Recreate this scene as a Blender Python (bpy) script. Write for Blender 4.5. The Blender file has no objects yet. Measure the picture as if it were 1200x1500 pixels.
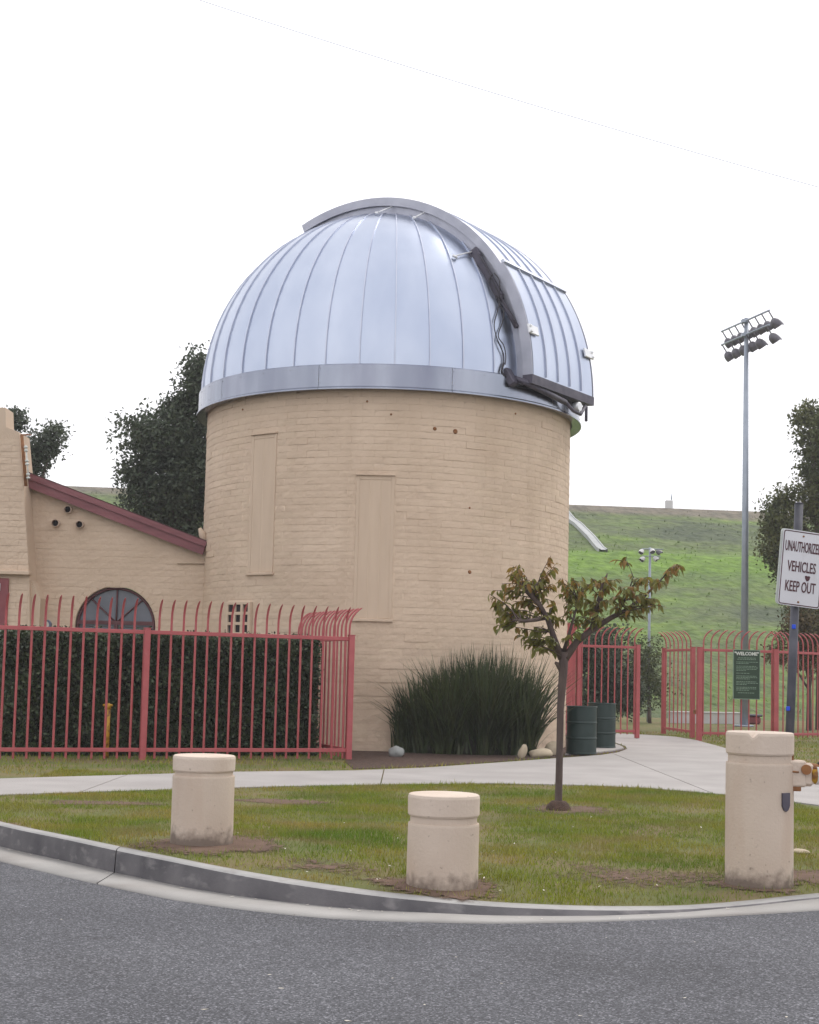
import bpy, math, random
import numpy as np
from mathutils import Vector, Matrix, noise
from mathutils.geometry import tessellate_polygon

random.seed(7)
rng = np.random.default_rng(11)
sc = bpy.context.scene
C = sc.collection
rad = math.radians

# ------------------------------------------------------------------ camera
F_PX, PITCH, ROLL = 2100.0, rad(4.5), rad(1.4)
SHIFT = 68.0
EYE = Vector((0, 0, 1.37))
cam_d = bpy.data.cameras.new('camera')
cam = bpy.data.objects.new('camera', cam_d)
C.objects.link(cam)
cam_d.sensor_fit = 'VERTICAL'
cam_d.sensor_height = 36.0
cam_d.sensor_width = 28.8
cam_d.lens = F_PX / 1500.0 * 36.0
cam_d.shift_y = SHIFT / 1500.0
cam_d.clip_start = 0.05
cam_d.clip_end = 3000
_F = Vector((0, math.cos(PITCH), math.sin(PITCH)))
_R0 = Vector((1, 0, 0))
_U0 = Vector((0, -math.sin(PITCH), math.cos(PITCH)))
_R = _R0 * math.cos(ROLL) + _U0 * math.sin(ROLL)
_U = -_R0 * math.sin(ROLL) + _U0 * math.cos(ROLL)
cm = Matrix(((_R.x, _U.x, -_F.x, EYE.x), (_R.y, _U.y, -_F.y, EYE.y), (_R.z, _U.z, -_F.z, EYE.z), (0, 0, 0, 1)))
cam.matrix_world = cm
sc.camera = cam

# ------------------------------------------------------------------ sky, sun, exposure
SUN_EL, SUN_AZ = rad(52), rad(38)          # azimuth measured from +Y towards +X
w = bpy.data.worlds.new('World')
sc.world = w
w.use_nodes = True
nt = w.node_tree
nt.nodes.clear()
wo = nt.nodes.new('ShaderNodeOutputWorld')
bg = nt.nodes.new('ShaderNodeBackground')
sky = nt.nodes.new('ShaderNodeTexSky')
sky.sky_type = 'NISHITA'
sky.sun_disc = False
sky.sun_elevation = SUN_EL
sky.sun_rotation = SUN_AZ
sky.dust_density = 5.0
mixw = nt.nodes.new('ShaderNodeMix')
mixw.data_type = 'RGBA'
mixw.inputs[0].default_value = 0.88         # closed bright cloud cover over the blue
mixw.inputs[7].default_value = (13.4, 13.3, 13.6, 1)
nt.links.new(sky.outputs[0], mixw.inputs[6])
nt.links.new(mixw.outputs[2], bg.inputs[0])
bg.inputs[1].default_value = 0.1
nt.links.new(bg.outputs[0], wo.inputs[0])

sun_d = bpy.data.lights.new('sun', 'SUN')
sun_d.energy = 1.3
sun_d.angle = rad(16)
sun_d.color = (1.0, 0.955, 0.89)
sun = bpy.data.objects.new('sun', sun_d)
C.objects.link(sun)
sd = Vector((math.sin(SUN_AZ) * math.cos(SUN_EL), math.cos(SUN_AZ) * math.cos(SUN_EL), math.sin(SUN_EL)))
sun.rotation_euler = sd.to_track_quat('Z', 'Y').to_euler()
sun.location = (0, 0, 40)

sc.view_settings.view_transform = 'Standard'
sc.view_settings.look = 'None'
sc.view_settings.exposure = 0.12
sc.view_settings.gamma = 1.0
sc.view_settings.use_curve_mapping = False
sc.render.engine = 'CYCLES'
sc.cycles.max_bounces = 6

# ------------------------------------------------------------------ pixel helpers (photo pixels, 1200 x 1500)
def ray(u, v):
    return (_F + _R * ((u - 600.0) / F_PX) - _U * ((v - 750.0 - SHIFT) / F_PX)).normalized()
def gp(u, v, z=0.0):
    d = ray(u, v); t = (z - EYE.z) / d.z
    return EYE + d * t
def dp(u, v, Y):
    d = ray(u, v); return EYE + d * (Y / d.y)
def pp(u, v, o, n):
    d = ray(u, v); t = (o - EYE).dot(n) / d.dot(n)
    return EYE + d * t
def lerp(a, b, t): return a + (b - a) * t
def sstep(a, b, x):
    t = min(1, max(0, (x - a) / (b - a))); return t * t * (3 - 2 * t)

# ------------------------------------------------------------------ object helpers
def tag(o, label=None, cat=None, group=None, kind=None):
    if label: o['label'] = label
    if cat: o['category'] = cat
    if group: o['group'] = group
    if kind: o['kind'] = kind
    return o
def wloc(o):
    l = Vector((0, 0, 0))
    while o is not None:
        l = l + o.location; o = o.parent
    return l
def empty(name, loc, label=None, cat=None, group=None, kind=None):
    o = bpy.data.objects.new(name, None)
    o.empty_display_size = 0.1
    C.objects.link(o); o.location = loc
    return tag(o, label, cat, group, kind)
def link_mesh(name, me, parent=None, loc=(0, 0, 0), rot=None):
    o = bpy.data.objects.new(name, me)
    C.objects.link(o)
    if parent is not None: o.parent = parent
    o.location = loc
    if rot is not None: o.rotation_euler = rot
    return o

class MB:
    def __init__(s): s.v = []; s.f = []; s.sm = []
    def add(s, vs, fs, smooth=False):
        b = len(s.v)
        s.v += [tuple(p) for p in vs]
        for q in fs: s.f.append([b + i for i in q]); s.sm.append(smooth)
        return s
    def box(s, c, h, M=None, bev=0.0):
        c = Vector(c)
        if bev <= 0:
            vs = [Vector((x * h[0], y * h[1], z * h[2])) for x in (-1, 1) for y in (-1, 1) for z in (-1, 1)]
            fs = [(0, 1, 3, 2), (4, 6, 7, 5), (0, 4, 5, 1), (2, 3, 7, 6), (0, 2, 6, 4), (1, 5, 7, 3)]
        else:
            b = min(bev, h[0] * .9, h[1] * .9, h[2] * .9); vs = []; idx = {}
            for x in (-1, 1):
                for y in (-1, 1):
                    for z in (-1, 1):
                        for k in range(3):
                            q = [x * (h[0] - b), y * (h[1] - b), z * (h[2] - b)]
                            q[k] = (x, y, z)[k] * h[k]
                            idx[(x, y, z, k)] = len(vs); vs.append(Vector(q))
            fs = []
            for k in range(3):
                a, c2 = [(1, 2), (2, 0), (0, 1)][k]
                for sg in (-1, 1):
                    q = []
                    for (i, j) in ((-1, -1), (1, -1), (1, 1), (-1, 1)):
                        t = [0, 0, 0]; t[k] = sg; t[a] = i; t[c2] = j; q.append(idx[(*t, k)])
                    fs.append(q if sg > 0 else q[::-1])
            for k in range(3):
                a, c2 = [(1, 2), (2, 0), (0, 1)][k]
                for i in (-1, 1):
                    for j in (-1, 1):
                        t0 = [0, 0, 0]; t1 = [0, 0, 0]
                        t0[k] = -1; t1[k] = 1
                        for t in (t0, t1): t[a] = i; t[c2] = j
                        q = [idx[(*t0, a)], idx[(*t1, a)], idx[(*t1, c2)], idx[(*t0, c2)]]
                        fs.append(q if i * j > 0 else q[::-1])
            for x in (-1, 1):
                for y in (-1, 1):
                    for z in (-1, 1):
                        q = [idx[(x, y, z, k)] for k in range(3)]
                        fs.append(q if x * y * z > 0 else q[::-1])
        if M is not None: vs = [M @ p for p in vs]
        return s.add([p + c for p in vs], fs)
    def tube(s, pts, r, n=8, cap=True, smooth=True):
        pts = [Vector(p) for p in pts]
        rs = r if hasattr(r, '__len__') else [r] * len(pts)
        vs = []; fs = []
        up = None
        for i, p in enumerate(pts):
            t = (pts[min(i + 1, len(pts) - 1)] - pts[max(i - 1, 0)]).normalized()
            if up is None:
                up = t.orthogonal().normalized()
            up = (up - t * up.dot(t))
            up = up.normalized() if up.length > 1e-6 else t.orthogonal().normalized()
            sdv = t.cross(up)
            for k in range(n):
                a = 2 * math.pi * (k + .5) / n
                vs.append(p + (up * math.cos(a) + sdv * math.sin(a)) * rs[i])
        for i in range(len(pts) - 1):
            for k in range(n):
                k2 = (k + 1) % n
                fs.append((i * n + k, i * n + k2, (i + 1) * n + k2, (i + 1) * n + k))
        s.add(vs, fs, smooth)
        if cap:
            b = len(s.v) - len(vs); L = (len(pts) - 1) * n
            s.f.append([b + k for k in range(n)][::-1]); s.sm.append(False)
            s.f.append([b + L + k for k in range(n)]); s.sm.append(False)
        return s
    def lathe(s, prof, c=(0, 0, 0), n=32, a0=0, a1=2 * math.pi, smooth=True):
        c = Vector(c); full = abs(a1 - a0 - 2 * math.pi) < 1e-6
        m = n if full else n + 1
        vs = [c + Vector((r * math.cos(a0 + (a1 - a0) * k / n), r * math.sin(a0 + (a1 - a0) * k / n), z)) for (r, z) in prof for k in range(m)]
        fs = []
        for i in range(len(prof) - 1):
            for k in range(n):
                k2 = (k + 1) % m
                fs.append((i * m + k, i * m + k2, (i + 1) * m + k2, (i + 1) * m + k))
        return s.add(vs, fs, smooth)
    def prism(s, poly, off):            # poly: list of Vectors, extruded by off
        n = len(poly); off = Vector(off)
        vs = [Vector(p) for p in poly] + [Vector(p) + off for p in poly]
        tris = tessellate_polygon([[Vector(p) for p in poly]])
        fs = [tuple(t) for t in tris] + [tuple(i + n for i in t)[::-1] for t in tris]
        fs += [(i, (i + 1) % n, (i + 1) % n + n, i + n) for i in range(n)]
        return s.add(vs, fs)
    def mesh(s, name, mat, off=None):
        me = bpy.data.meshes.new(name)
        v = np.array(s.v, dtype=np.float64).reshape(-1, 3)
        if off is not None: v = v - np.array(off)
        me.from_pydata(v.tolist(), [], s.f)
        me.polygons.foreach_set('use_smooth', s.sm)
        if mat: me.materials.append(mat)
        import bmesh
        bm = bmesh.new(); bm.from_mesh(me)
        bmesh.ops.recalc_face_normals(bm, faces=bm.faces)
        bm.to_mesh(me); bm.free()
        return me
    def build(s, name, mat, parent=None, at=None):
        off = wloc(parent) if parent is not None else Vector((0, 0, 0))
        loc = Vector((0, 0, 0))
        if at is not None: loc = Vector(at) - off
        me = s.mesh(name, mat, off + loc)
        return link_mesh(name, me, parent, loc)

def tri_mesh(name, V, T, mat, parent=None, smooth=False):
    """fast mesh from numpy: V (n,3), T (m,k)"""
    off = wloc(parent) if parent is not None else Vector((0, 0, 0))
    V = np.asarray(V, dtype=np.float32) - np.array(off, dtype=np.float32)
    T = np.asarray(T, dtype=np.int32)
    me = bpy.data.meshes.new(name)
    k = T.shape[1]
    me.vertices.add(len(V)); me.vertices.foreach_set('co', V.ravel())
    me.loops.add(T.size); me.loops.foreach_set('vertex_index', T.ravel())
    me.polygons.add(len(T))
    me.polygons.foreach_set('loop_start', np.arange(0, T.size, k, dtype=np.int32))
    me.polygons.foreach_set('loop_total', np.full(len(T), k, dtype=np.int32))
    me.polygons.foreach_set('use_smooth', np.full(len(T), smooth, dtype=bool))
    me.update(calc_edges=True)
    me.materials.append(mat)
    return link_mesh(name, me, parent)

# ------------------------------------------------------------------ materials
def material(name, cols, scale=3.0, rough=0.7, metal=0.0, bump=0.0, bscale=60.0, detail=6, fac=(0.3, 0.7), spec=0.5,
             bdist=0.01, stretch=None, extra=None, rnd=0.0, transl=0.0, coord='pos'):
    m = bpy.data.materials.new(name); m.use_nodes = True
    n = m.node_tree.nodes; L = m.node_tree.links
    b = n['Principled BSDF']
    b.inputs['Roughness'].default_value = rough
    b.inputs['Metallic'].default_value = metal
    b.inputs['Specular IOR Level'].default_value = spec
    geo = n.new('ShaderNodeNewGeometry')
    src = geo.outputs['Position']
    if coord == 'obj':
        tc = n.new('ShaderNodeTexCoord'); src = tc.outputs['Object']
    if stretch:
        mp = n.new('ShaderNodeMapping'); mp.inputs['Scale'].default_value = stretch
        L.new(src, mp.inputs[0]); src = mp.outputs[0]
    tx = n.new('ShaderNodeTexNoise'); tx.inputs['Scale'].default_value = scale; tx.inputs['Detail'].default_value = detail
    L.new(src, tx.inputs['Vector'])
    rp = n.new('ShaderNodeValToRGB')
    el = rp.color_ramp.elements
    while len(el) < len(cols): el.new(0.5)
    for i, c in enumerate(cols):
        el[i].position = fac[0] + (fac[1] - fac[0]) * i / max(1, len(cols) - 1)
        el[i].color = (*c, 1)
    L.new(tx.outputs['Fac'], rp.inputs[0])
    out = rp.outputs[0]
    if rnd > 0:
        hs = n.new('ShaderNodeHueSaturation')
        mr = n.new('ShaderNodeMapRange'); mr.inputs[3].default_value = 1 - rnd; mr.inputs[4].default_value = 1 + rnd
        L.new(geo.outputs['Random Per Island'], mr.inputs[0]); L.new(mr.outputs[0], hs.inputs['Value'])
        mr2 = n.new('ShaderNodeMapRange'); mr2.inputs[3].default_value = 0.5 - rnd * .06; mr2.inputs[4].default_value = 0.5 + rnd * .06
        wn = n.new('ShaderNodeMath'); wn.operation = 'FRACT'
        ml = n.new('ShaderNodeMath'); ml.operation = 'MULTIPLY'; ml.inputs[1].default_value = 7.31
        L.new(geo.outputs['Random Per Island'], ml.inputs[0]); L.new(ml.outputs[0], wn.inputs[0]); L.new(wn.outputs[0], mr2.inputs[0])
        L.new(mr2.outputs[0], hs.inputs['Hue'])
        L.new(out, hs.inputs['Color']); out = hs.outputs[0]
    if extra: out = extra(n, L, src, out, b)
    L.new(out, b.inputs['Base Color'])
    if bump > 0:
        t2 = n.new('ShaderNodeTexNoise'); t2.inputs['Scale'].default_value = bscale; t2.inputs['Detail'].default_value = 5
        L.new(src, t2.inputs['Vector'])
        bp = n.new('ShaderNodeBump'); bp.inputs['Strength'].default_value = bump; bp.inputs['Distance'].default_value = bdist
        L.new(t2.outputs['Fac'], bp.inputs['Height']); L.new(bp.outputs[0], b.inputs['Normal'])
    if transl > 0:
        tr = n.new('ShaderNodeBsdfTranslucent'); mx = n.new('ShaderNodeMixShader'); mx.inputs[0].default_value = transl
        L.new(out, tr.inputs[0]); L.new(b.outputs[0], mx.inputs[1]); L.new(tr.outputs[0], mx.inputs[2])
        L.new(mx.outputs[0], n['Material Output'].inputs[0])
    return m

def mix_by_noise(scale, lo, hi, color, amount=1.0, stretch=None, detail=6):
    """extra(): blend in `color` where a second noise is high: stains, patches, wear"""
    def ex(n, L, src, out, b):
        t = n.new('ShaderNodeTexNoise'); t.inputs['Scale'].default_value = scale; t.inputs['Detail'].default_value = detail
        if stretch:
            mp = n.new('ShaderNodeMapping'); mp.inputs['Scale'].default_value = stretch
            L.new(src, mp.inputs[0]); L.new(mp.outputs[0], t.inputs['Vector'])
        else: L.new(src, t.inputs['Vector'])
        mr = n.new('ShaderNodeMapRange'); mr.inputs[1].default_value = lo; mr.inputs[2].default_value = hi
        mr.inputs[4].default_value = amount
        L.new(t.outputs['Fac'], mr.inputs[0])
        mx = n.new('ShaderNodeMix'); mx.data_type = 'RGBA'
        L.new(mr.outputs[0], mx.inputs[0]); L.new(out, mx.inputs[6]); mx.inputs[7].default_value = (*color, 1)
        return mx.outputs[2]
    return ex
def chain(*fs):
    def ex(n, L, src, out, b):
        for f in fs: out = f(n, L, src, out, b)
        return out
    return ex

def asphalt_extra(n, L, src, out, b):
    v = n.new('ShaderNodeTexVoronoi'); v.inputs['Scale'].default_value = 125
    L.new(src, v.inputs['Vector'])
    hs = n.new('ShaderNodeMix'); hs.data_type = 'RGBA'; hs.blend_type = 'MULTIPLY'; hs.inputs[0].default_value = 1
    sep = n.new('ShaderNodeSeparateColor'); L.new(v.outputs['Color'], sep.inputs[0])
    rp = n.new('ShaderNodeValToRGB'); rp.color_ramp.elements[0].position = 0.0; rp.color_ramp.elements[0].color = (.42, .42, .43, 1)
    rp.color_ramp.elements[1].position = 1.0; rp.color_ramp.elements[1].color = (2.35, 2.3, 2.32, 1)
    e = rp.color_ramp.elements.new(0.82); e.color = (1.08, 1.07, 1.08, 1)
    L.new(sep.outputs[0], rp.inputs[0])
    L.new(out, hs.inputs[6]); L.new(rp.outputs[0], hs.inputs[7])
    return hs.outputs[2]

TAN = (.575, .443, .328); TAN2 = (.65, .51, .385)
M = {}
M['brick'] = material('painted_slump_block', [TAN, TAN2], scale=.9, rough=.8, bump=.6, bscale=14, bdist=.02, rnd=.035,
                      extra=chain(mix_by_noise(.7, .5, .75, (.49, .365, .255), .5), mix_by_noise(1.6, .55, .75, (.47, .35, .25), .35, stretch=(1.6, 1.6, .12)), mix_by_noise(5, .60, .78, (.42, .31, .23), .45, stretch=(.6, .6, 2.4)), mix_by_noise(40, .68, .78, (.26, .17, .12), .5)))
M['mortar'] = material('painted_mortar', [(.555, .428, .318), (.62, .485, .366)], scale=1.5, rough=.85, bump=.5, bscale=50, bdist=.015)
M['board'] = material('painted_board', [(.565, .435, .322), (.61, .475, .355)], scale=2, rough=.65, bump=.15, bscale=30, stretch=(4, 4, .5))
M['bollard'] = material('painted_concrete', [(.55, .45, .37), (.64, .535, .45)], scale=2.2, rough=.75, bump=.35, bscale=45, bdist=.01,
                        extra=chain(mix_by_noise(3, .55, .75, (.50, .37, .28), .6, stretch=(1.5, 1.5, .35)), mix_by_noise(26, .67, .74, (.2, .15, .12), .6)))
def grime(n, L, src, out, b):
    sp = n.new('ShaderNodeSeparateXYZ'); L.new(src, sp.inputs[0])
    t = n.new('ShaderNodeTexNoise'); t.inputs['Scale'].default_value = 13; t.inputs['Detail'].default_value = 9; L.new(src, t.inputs['Vector'])
    ma = n.new('ShaderNodeMath'); ma.operation = 'MULTIPLY_ADD'; ma.inputs[1].default_value = -.30; L.new(t.outputs['Fac'], ma.inputs[0]); L.new(sp.outputs[2], ma.inputs[2])
    mr = n.new('ShaderNodeMapRange'); mr.inputs[1].default_value = -.01; mr.inputs[2].default_value = -.13; mr.inputs[4].default_value = .85
    L.new(ma.outputs[0], mr.inputs[0])
    mx = n.new('ShaderNodeMix'); mx.data_type = 'RGBA'; L.new(mr.outputs[0], mx.inputs[0]); L.new(out, mx.inputs[6]); mx.inputs[7].default_value = (.13, .095, .075, 1)
    return mx.outputs[2]
M['bollard_body'] = material('painted_concrete_soil_splashed', [(.53, .43, .35), (.60, .50, .415)], scale=2.2, rough=.75, bump=.35, bscale=45, bdist=.01, coord='obj',
                             extra=chain(mix_by_noise(3, .55, .75, (.50, .37, .28), .6, stretch=(1.5, 1.5, .35)), mix_by_noise(26, .67, .74, (.2, .15, .12), .6), grime))
M['metal'] = material('dome_sheet_metal', [(.415, .465, .585), (.505, .553, .665)], scale=1.2, rough=.31, metal=.95, bump=.09, bscale=4, stretch=(1, 1, .5), rnd=.03)
M['ring'] = material('dome_ring_galvanised', [(.25, .275, .335), (.38, .405, .47)], scale=1.0, rough=.24, metal=1.0, bump=.05, bscale=6, stretch=(1, 1, .3),
                     extra=mix_by_noise(1.3, .4, .75, (.18, .185, .25), .7, stretch=(1, 1, .6)))
M['arch'] = material('arch_grey_sheet', [(.36, .37, .44), (.46, .47, .54)], scale=3, rough=.5, metal=.6, bump=.05, bscale=8)
M['seam'] = material('seam_metal', [(.48, .51, .62), (.58, .61, .70)], scale=3, rough=.45, metal=.7)
M['dark'] = material('dark_steel', [(.055, .05, .075), (.10, .09, .12)], scale=6, rough=.5, metal=.3)
M['cable'] = material('black_cable', [(.015, .012, .018), (.03, .025, .035)], scale=6, rough=.5)
M['bracket'] = material('bright_bracket', [(.75, .76, .78), (.85, .86, .88)], scale=6, rough=.4, metal=.4)
M['red'] = material('red_fence_paint', [(.37, .074, .082), (.44, .10, .106)], scale=5, rough=.5, bump=.1, bscale=40,
                    extra=mix_by_noise(18, .6, .75, (.42, .15, .15), .4))
M['fascia'] = material('maroon_fascia', [(.17, .055, .065), (.24, .085, .095)], scale=3, rough=.6, bump=.15, bscale=20, stretch=(.6, 1, 3))
M['maroon'] = material('maroon_frame', [(.20, .045, .055), (.26, .07, .075)], scale=4, rough=.5)
M['glass'] = material('dusty_window_glass', [(.07, .08, .10), (.13, .14, .17)], scale=2.5, rough=.18, spec=.6)
M['terracotta'] = material('vent_pipe_clay', [(.42, .31, .24), (.52, .39, .30)], scale=8, rough=.8)
M['black'] = material('black_opening_shade', [(.012, .008, .01), (.02, .014, .016)], scale=6, rough=.9)  # black standing in for the shade inside the vent openings
M['concrete'] = material('path_concrete', [(.31, .29, .28), (.385, .362, .35)], scale=1.3, rough=.85, bump=.25, bscale=70, bdist=.006,
                         extra=chain(mix_by_noise(.6, .5, .75, (.29, .265, .255), .55), mix_by_noise(30, .66, .76, (.26, .23, .22), .5)))
M['kerb'] = material('kerb_concrete', [(.29, .285, .28), (.39, .38, .37)], scale=2.4, rough=.85, bump=.3, bscale=55, bdist=.008,
                     extra=mix_by_noise(9, .55, .75, (.22, .2, .19), .6))
M['kerbface'] = material('kerb_face_dark_concrete', [(.06, .057, .064), (.14, .132, .138)], scale=3.0, rough=.85, bump=.3, bscale=55, bdist=.008,  # much darker than the kerb top, with paler mottling mixed in
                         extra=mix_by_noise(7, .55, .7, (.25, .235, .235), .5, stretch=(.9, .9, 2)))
M['gutter'] = material('gutter_concrete', [(.30, .288, .275), (.39, .375, .358)], scale=1.6, rough=.85, bump=.3, bscale=60, bdist=.008,
                       extra=chain(mix_by_noise(1.2, .5, .7, (.24, .215, .195), .6), mix_by_noise(35, .66, .75, (.2, .18, .16), .5)))
M['asphalt'] = material('road_asphalt', [(.094, .096, .106), (.132, .135, .147)], scale=.55, rough=.9, bump=.8, bscale=130, bdist=.008, extra=chain(mix_by_noise(.8, .52, .7, (.085, .086, .093), .7), mix_by_noise(7, .63, .72, (.07, .07, .075), .5), asphalt_extra), spec=.3)
M['soil'] = material('mulch_soil', [(.045, .026, .019), (.12, .07, .05)], scale=14, rough=.95, bump=.9, bscale=70, bdist=.03)
M['lawn'] = material('lawn_ground', [(.11, .12, .028), (.16, .13, .05), (.17, .11, .068)], scale=1.1, rough=.95, bump=.7, bscale=60, bdist=.02, fac=(.42, .72))
M['dirt'] = material('bare_dirt', [(.105, .062, .042), (.165, .10, .068)], scale=6, rough=.95, bump=.8, bscale=80, bdist=.015)
def scatter_edge(m):                # thin soil: broken up towards its rim
    n = m.node_tree.nodes; L = m.node_tree.links
    at = n.new('ShaderNodeAttribute'); at.attribute_name = 'cover'
    t = n.new('ShaderNodeTexNoise'); t.inputs['Scale'].default_value = 22; t.inputs['Detail'].default_value = 6
    g = n.new('ShaderNodeNewGeometry'); L.new(g.outputs['Position'], t.inputs['Vector'])
    ad = n.new('ShaderNodeMath'); ad.operation = 'ADD'; L.new(at.outputs['Fac'], ad.inputs[0]); L.new(t.outputs['Fac'], ad.inputs[1])
    mr = n.new('ShaderNodeMapRange'); mr.inputs[1].default_value = .72; mr.inputs[2].default_value = .95; L.new(ad.outputs[0], mr.inputs[0])
    tr = n.new('ShaderNodeBsdfTransparent'); mx = n.new('ShaderNodeMixShader')
    L.new(mr.outputs[0], mx.inputs[0]); L.new(tr.outputs[0], mx.inputs[1]); L.new(n['Principled BSDF'].outputs[0], mx.inputs[2])
    L.new(mx.outputs[0], n['Material Output'].inputs[0])
scatter_edge(M['dirt'])
M['blade'] = material('grass_blades', [(.12, .195, .010), (.21, .245, .016), (.31, .25, .05)], scale=.75, rough=.7, rnd=.35, fac=(.36, .66), transl=.25,
                      extra=mix_by_noise(1.7, .50, .68, (.27, .205, .09), .7))
M['field'] = material('open_ground', [(.07, .095, .022), (.11, .11, .035)], scale=.2, rough=.95, bump=.4, bscale=5)
def hill_bands(n, L, src, out, b):
    t = n.new('ShaderNodeTexNoise'); t.inputs['Scale'].default_value = .16; t.inputs['Detail'].default_value = 7; t.inputs['Roughness'].default_value = .62
    mp = n.new('ShaderNodeMapping'); mp.inputs['Scale'].default_value = (.45, 1, 2.6); L.new(src, mp.inputs[0]); L.new(mp.outputs[0], t.inputs['Vector'])
    t.inputs['Scale'].default_value = .22
    rp = n.new('ShaderNodeValToRGB'); el = rp.color_ramp.elements
    el[0].position = .38; el[0].color = (.075, .098, .055, 1); el[1].position = .66; el[1].color = (.165, .235, .04, 1)
    e = el.new(.48); e.color = (.115, .15, .06, 1); e = el.new(.57); e.color = (.12, .185, .045, 1)
    L.new(t.outputs['Fac'], rp.inputs[0])
    # the lush strip of grass just under the bench of the dam
    sp = n.new('ShaderNodeSeparateXYZ'); L.new(src, sp.inputs[0])
    ad = n.new('ShaderNodeMath'); ad.operation = 'MULTIPLY_ADD'; ad.inputs[1].default_value = 1.6; L.new(t.outputs['Fac'], ad.inputs[0]); L.new(sp.outputs[2], ad.inputs[2])
    m1 = n.new('ShaderNodeMapRange'); m1.inputs[1].default_value = 6.0; m1.inputs[2].default_value = 6.9; L.new(ad.outputs[0], m1.inputs[0])
    m2 = n.new('ShaderNodeMapRange'); m2.inputs[1].default_value = 8.25; m2.inputs[2].default_value = 7.95; L.new(ad.outputs[0], m2.inputs[0])
    mm = n.new('ShaderNodeMath'); mm.operation = 'MULTIPLY'; L.new(m1.outputs[0], mm.inputs[0]); L.new(m2.outputs[0], mm.inputs[1])
    mx = n.new('ShaderNodeMix'); mx.data_type = 'RGBA'; L.new(mm.outputs[0], mx.inputs[0]); L.new(rp.outputs[0], mx.inputs[6]); mx.inputs[7].default_value = (.13, .225, .03, 1)
    m3 = n.new('ShaderNodeMapRange'); m3.inputs[1].default_value = 10.55; m3.inputs[2].default_value = 10.9; L.new(ad.outputs[0], m3.inputs[0])
    m4 = n.new('ShaderNodeMix'); m4.data_type = 'RGBA'; L.new(m3.outputs[0], m4.inputs[0]); L.new(mx.outputs[2], m4.inputs[6]); m4.inputs[7].default_value = (.17, .15, .12, 1)
    md = n.new('ShaderNodeMix'); md.data_type = 'RGBA'; md.blend_type = 'MULTIPLY'; md.inputs[0].default_value = 1
    L.new(m4.outputs[2], md.inputs[6]); L.new(out, md.inputs[7])
    return md.outputs[2]
M['hill'] = material('dam_grass', [(.62, .66, .66), (1.25, 1.22, 1.15)], scale=2.2, rough=.95, bump=.8, bscale=2.0, bdist=.3, extra=hill_bands)
M['hillblade'] = material('dam_grass_tufts', [(1.2, 1.2, 1.2), (1.5, 1.5, 1.45)], scale=1.2, rough=.9, rnd=.3, extra=hill_bands, transl=.2)
M['leaf_dark'] = material('dark_evergreen_leaf', [(.04, .055, .035), (.08, .105, .058)], scale=.8, rough=.6, rnd=.35, transl=.2)
M['leaf_mid'] = material('olive_leaf', [(.06, .08, .028), (.12, .13, .045)], scale=.8, rough=.6, rnd=.35, transl=.2)
M['leaf_rust'] = material('reddish_shrub_leaf', [(.075, .07, .022), (.13, .085, .035)], scale=1.5, rough=.6, rnd=.3, transl=.2)
M['leaf_hedge'] = material('clipped_hedge_leaf', [(.024, .038, .016), (.055, .078, .03)], scale=2, rough=.5, rnd=.45, transl=.12)
M['hedge_core'] = material('dark_foliage_fill', [(.008, .009, .006), (.018, .016, .011)], scale=20, rough=.95)  # near-black fill, standing in for the shade between leaves
M['bladebush'] = material('sword_leaf', [(.028, .040, .016), (.065, .085, .028)], scale=1.2, rough=.5, rnd=.4, transl=.12)
M['leaf_green'] = material('sapling_leaf_green', [(.125, .135, .027), (.22, .20, .042)], scale=6, rough=.5, transl=.45, rnd=.2)
M['leaf_brown'] = material('sapling_leaf_turning', [(.22, .15, .034), (.31, .175, .048)], scale=6, rough=.5, transl=.5, rnd=.2)
M['bark'] = material('bark', [(.065, .045, .042), (.125, .09, .08)], scale=12, rough=.9, bump=.6, bscale=40, stretch=(1, 1, .3))
M['drum'] = material('green_drum_paint', [(.006, .020, .018), (.012, .031, .028)], scale=3, rough=.5, bump=.05, bscale=15)
M['pole'] = material('galvanised_pole', [(.30, .34, .41), (.38, .42, .49)], scale=3, rough=.5, metal=.4)
M['lamp'] = material('floodlight_housing', [(.10, .095, .115), (.17, .165, .19)], scale=5, rough=.5, metal=.3)
M['lampw'] = material('white_floodlight_housing', [(.55, .55, .56), (.65, .65, .66)], scale=5, rough=.5)
M['signwhite'] = material('sign_face_white', [(.60, .60, .63), (.68, .68, .71)], scale=3, rough=.5,
                          extra=mix_by_noise(10, .6, .75, (.45, .42, .42), .4))
M['signtext'] = material('sign_maroon_ink', [(.055, .012, .02), (.085, .022, .03)], scale=6, rough=.6)
M['signgreen'] = material('sign_face_green', [(.008, .034, .014), (.014, .045, .02)], scale=4, rough=.45)
M['signline'] = material('sign_pale_print', [(.17, .26, .19), (.24, .33, .25)], scale=8, rough=.6)
M['post'] = material('dark_sign_post', [(.05, .052, .065), (.10, .10, .12)], scale=6, rough=.5, metal=.4)
M['blue'] = material('blue_sticker', [(.01, .05, .55), (.02, .09, .7)], scale=9, rough=.5)
M['yellow'] = material('yellow_paint_worn', [(.42, .22, .012), (.52, .30, .02)], scale=8, rough=.5, extra=mix_by_noise(14, .5, .64, (.18, .07, .02), .95))
M['white'] = material('white_band_paint', [(.70, .70, .72), (.80, .80, .82)], scale=6, rough=.5)
M['rust'] = material('rusty_steel', [(.16, .06, .02), (.30, .13, .045)], scale=14, rough=.8)
M['stone'] = material('pale_boulder', [(.40, .33, .23), (.55, .46, .34)], scale=5, rough=.85, bump=.5, bscale=14)
M['stonegrey'] = material('grey_boulder', [(.22, .23, .22), (.32, .33, .32)], scale=5, rough=.85, bump=.5, bscale=14)
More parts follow.
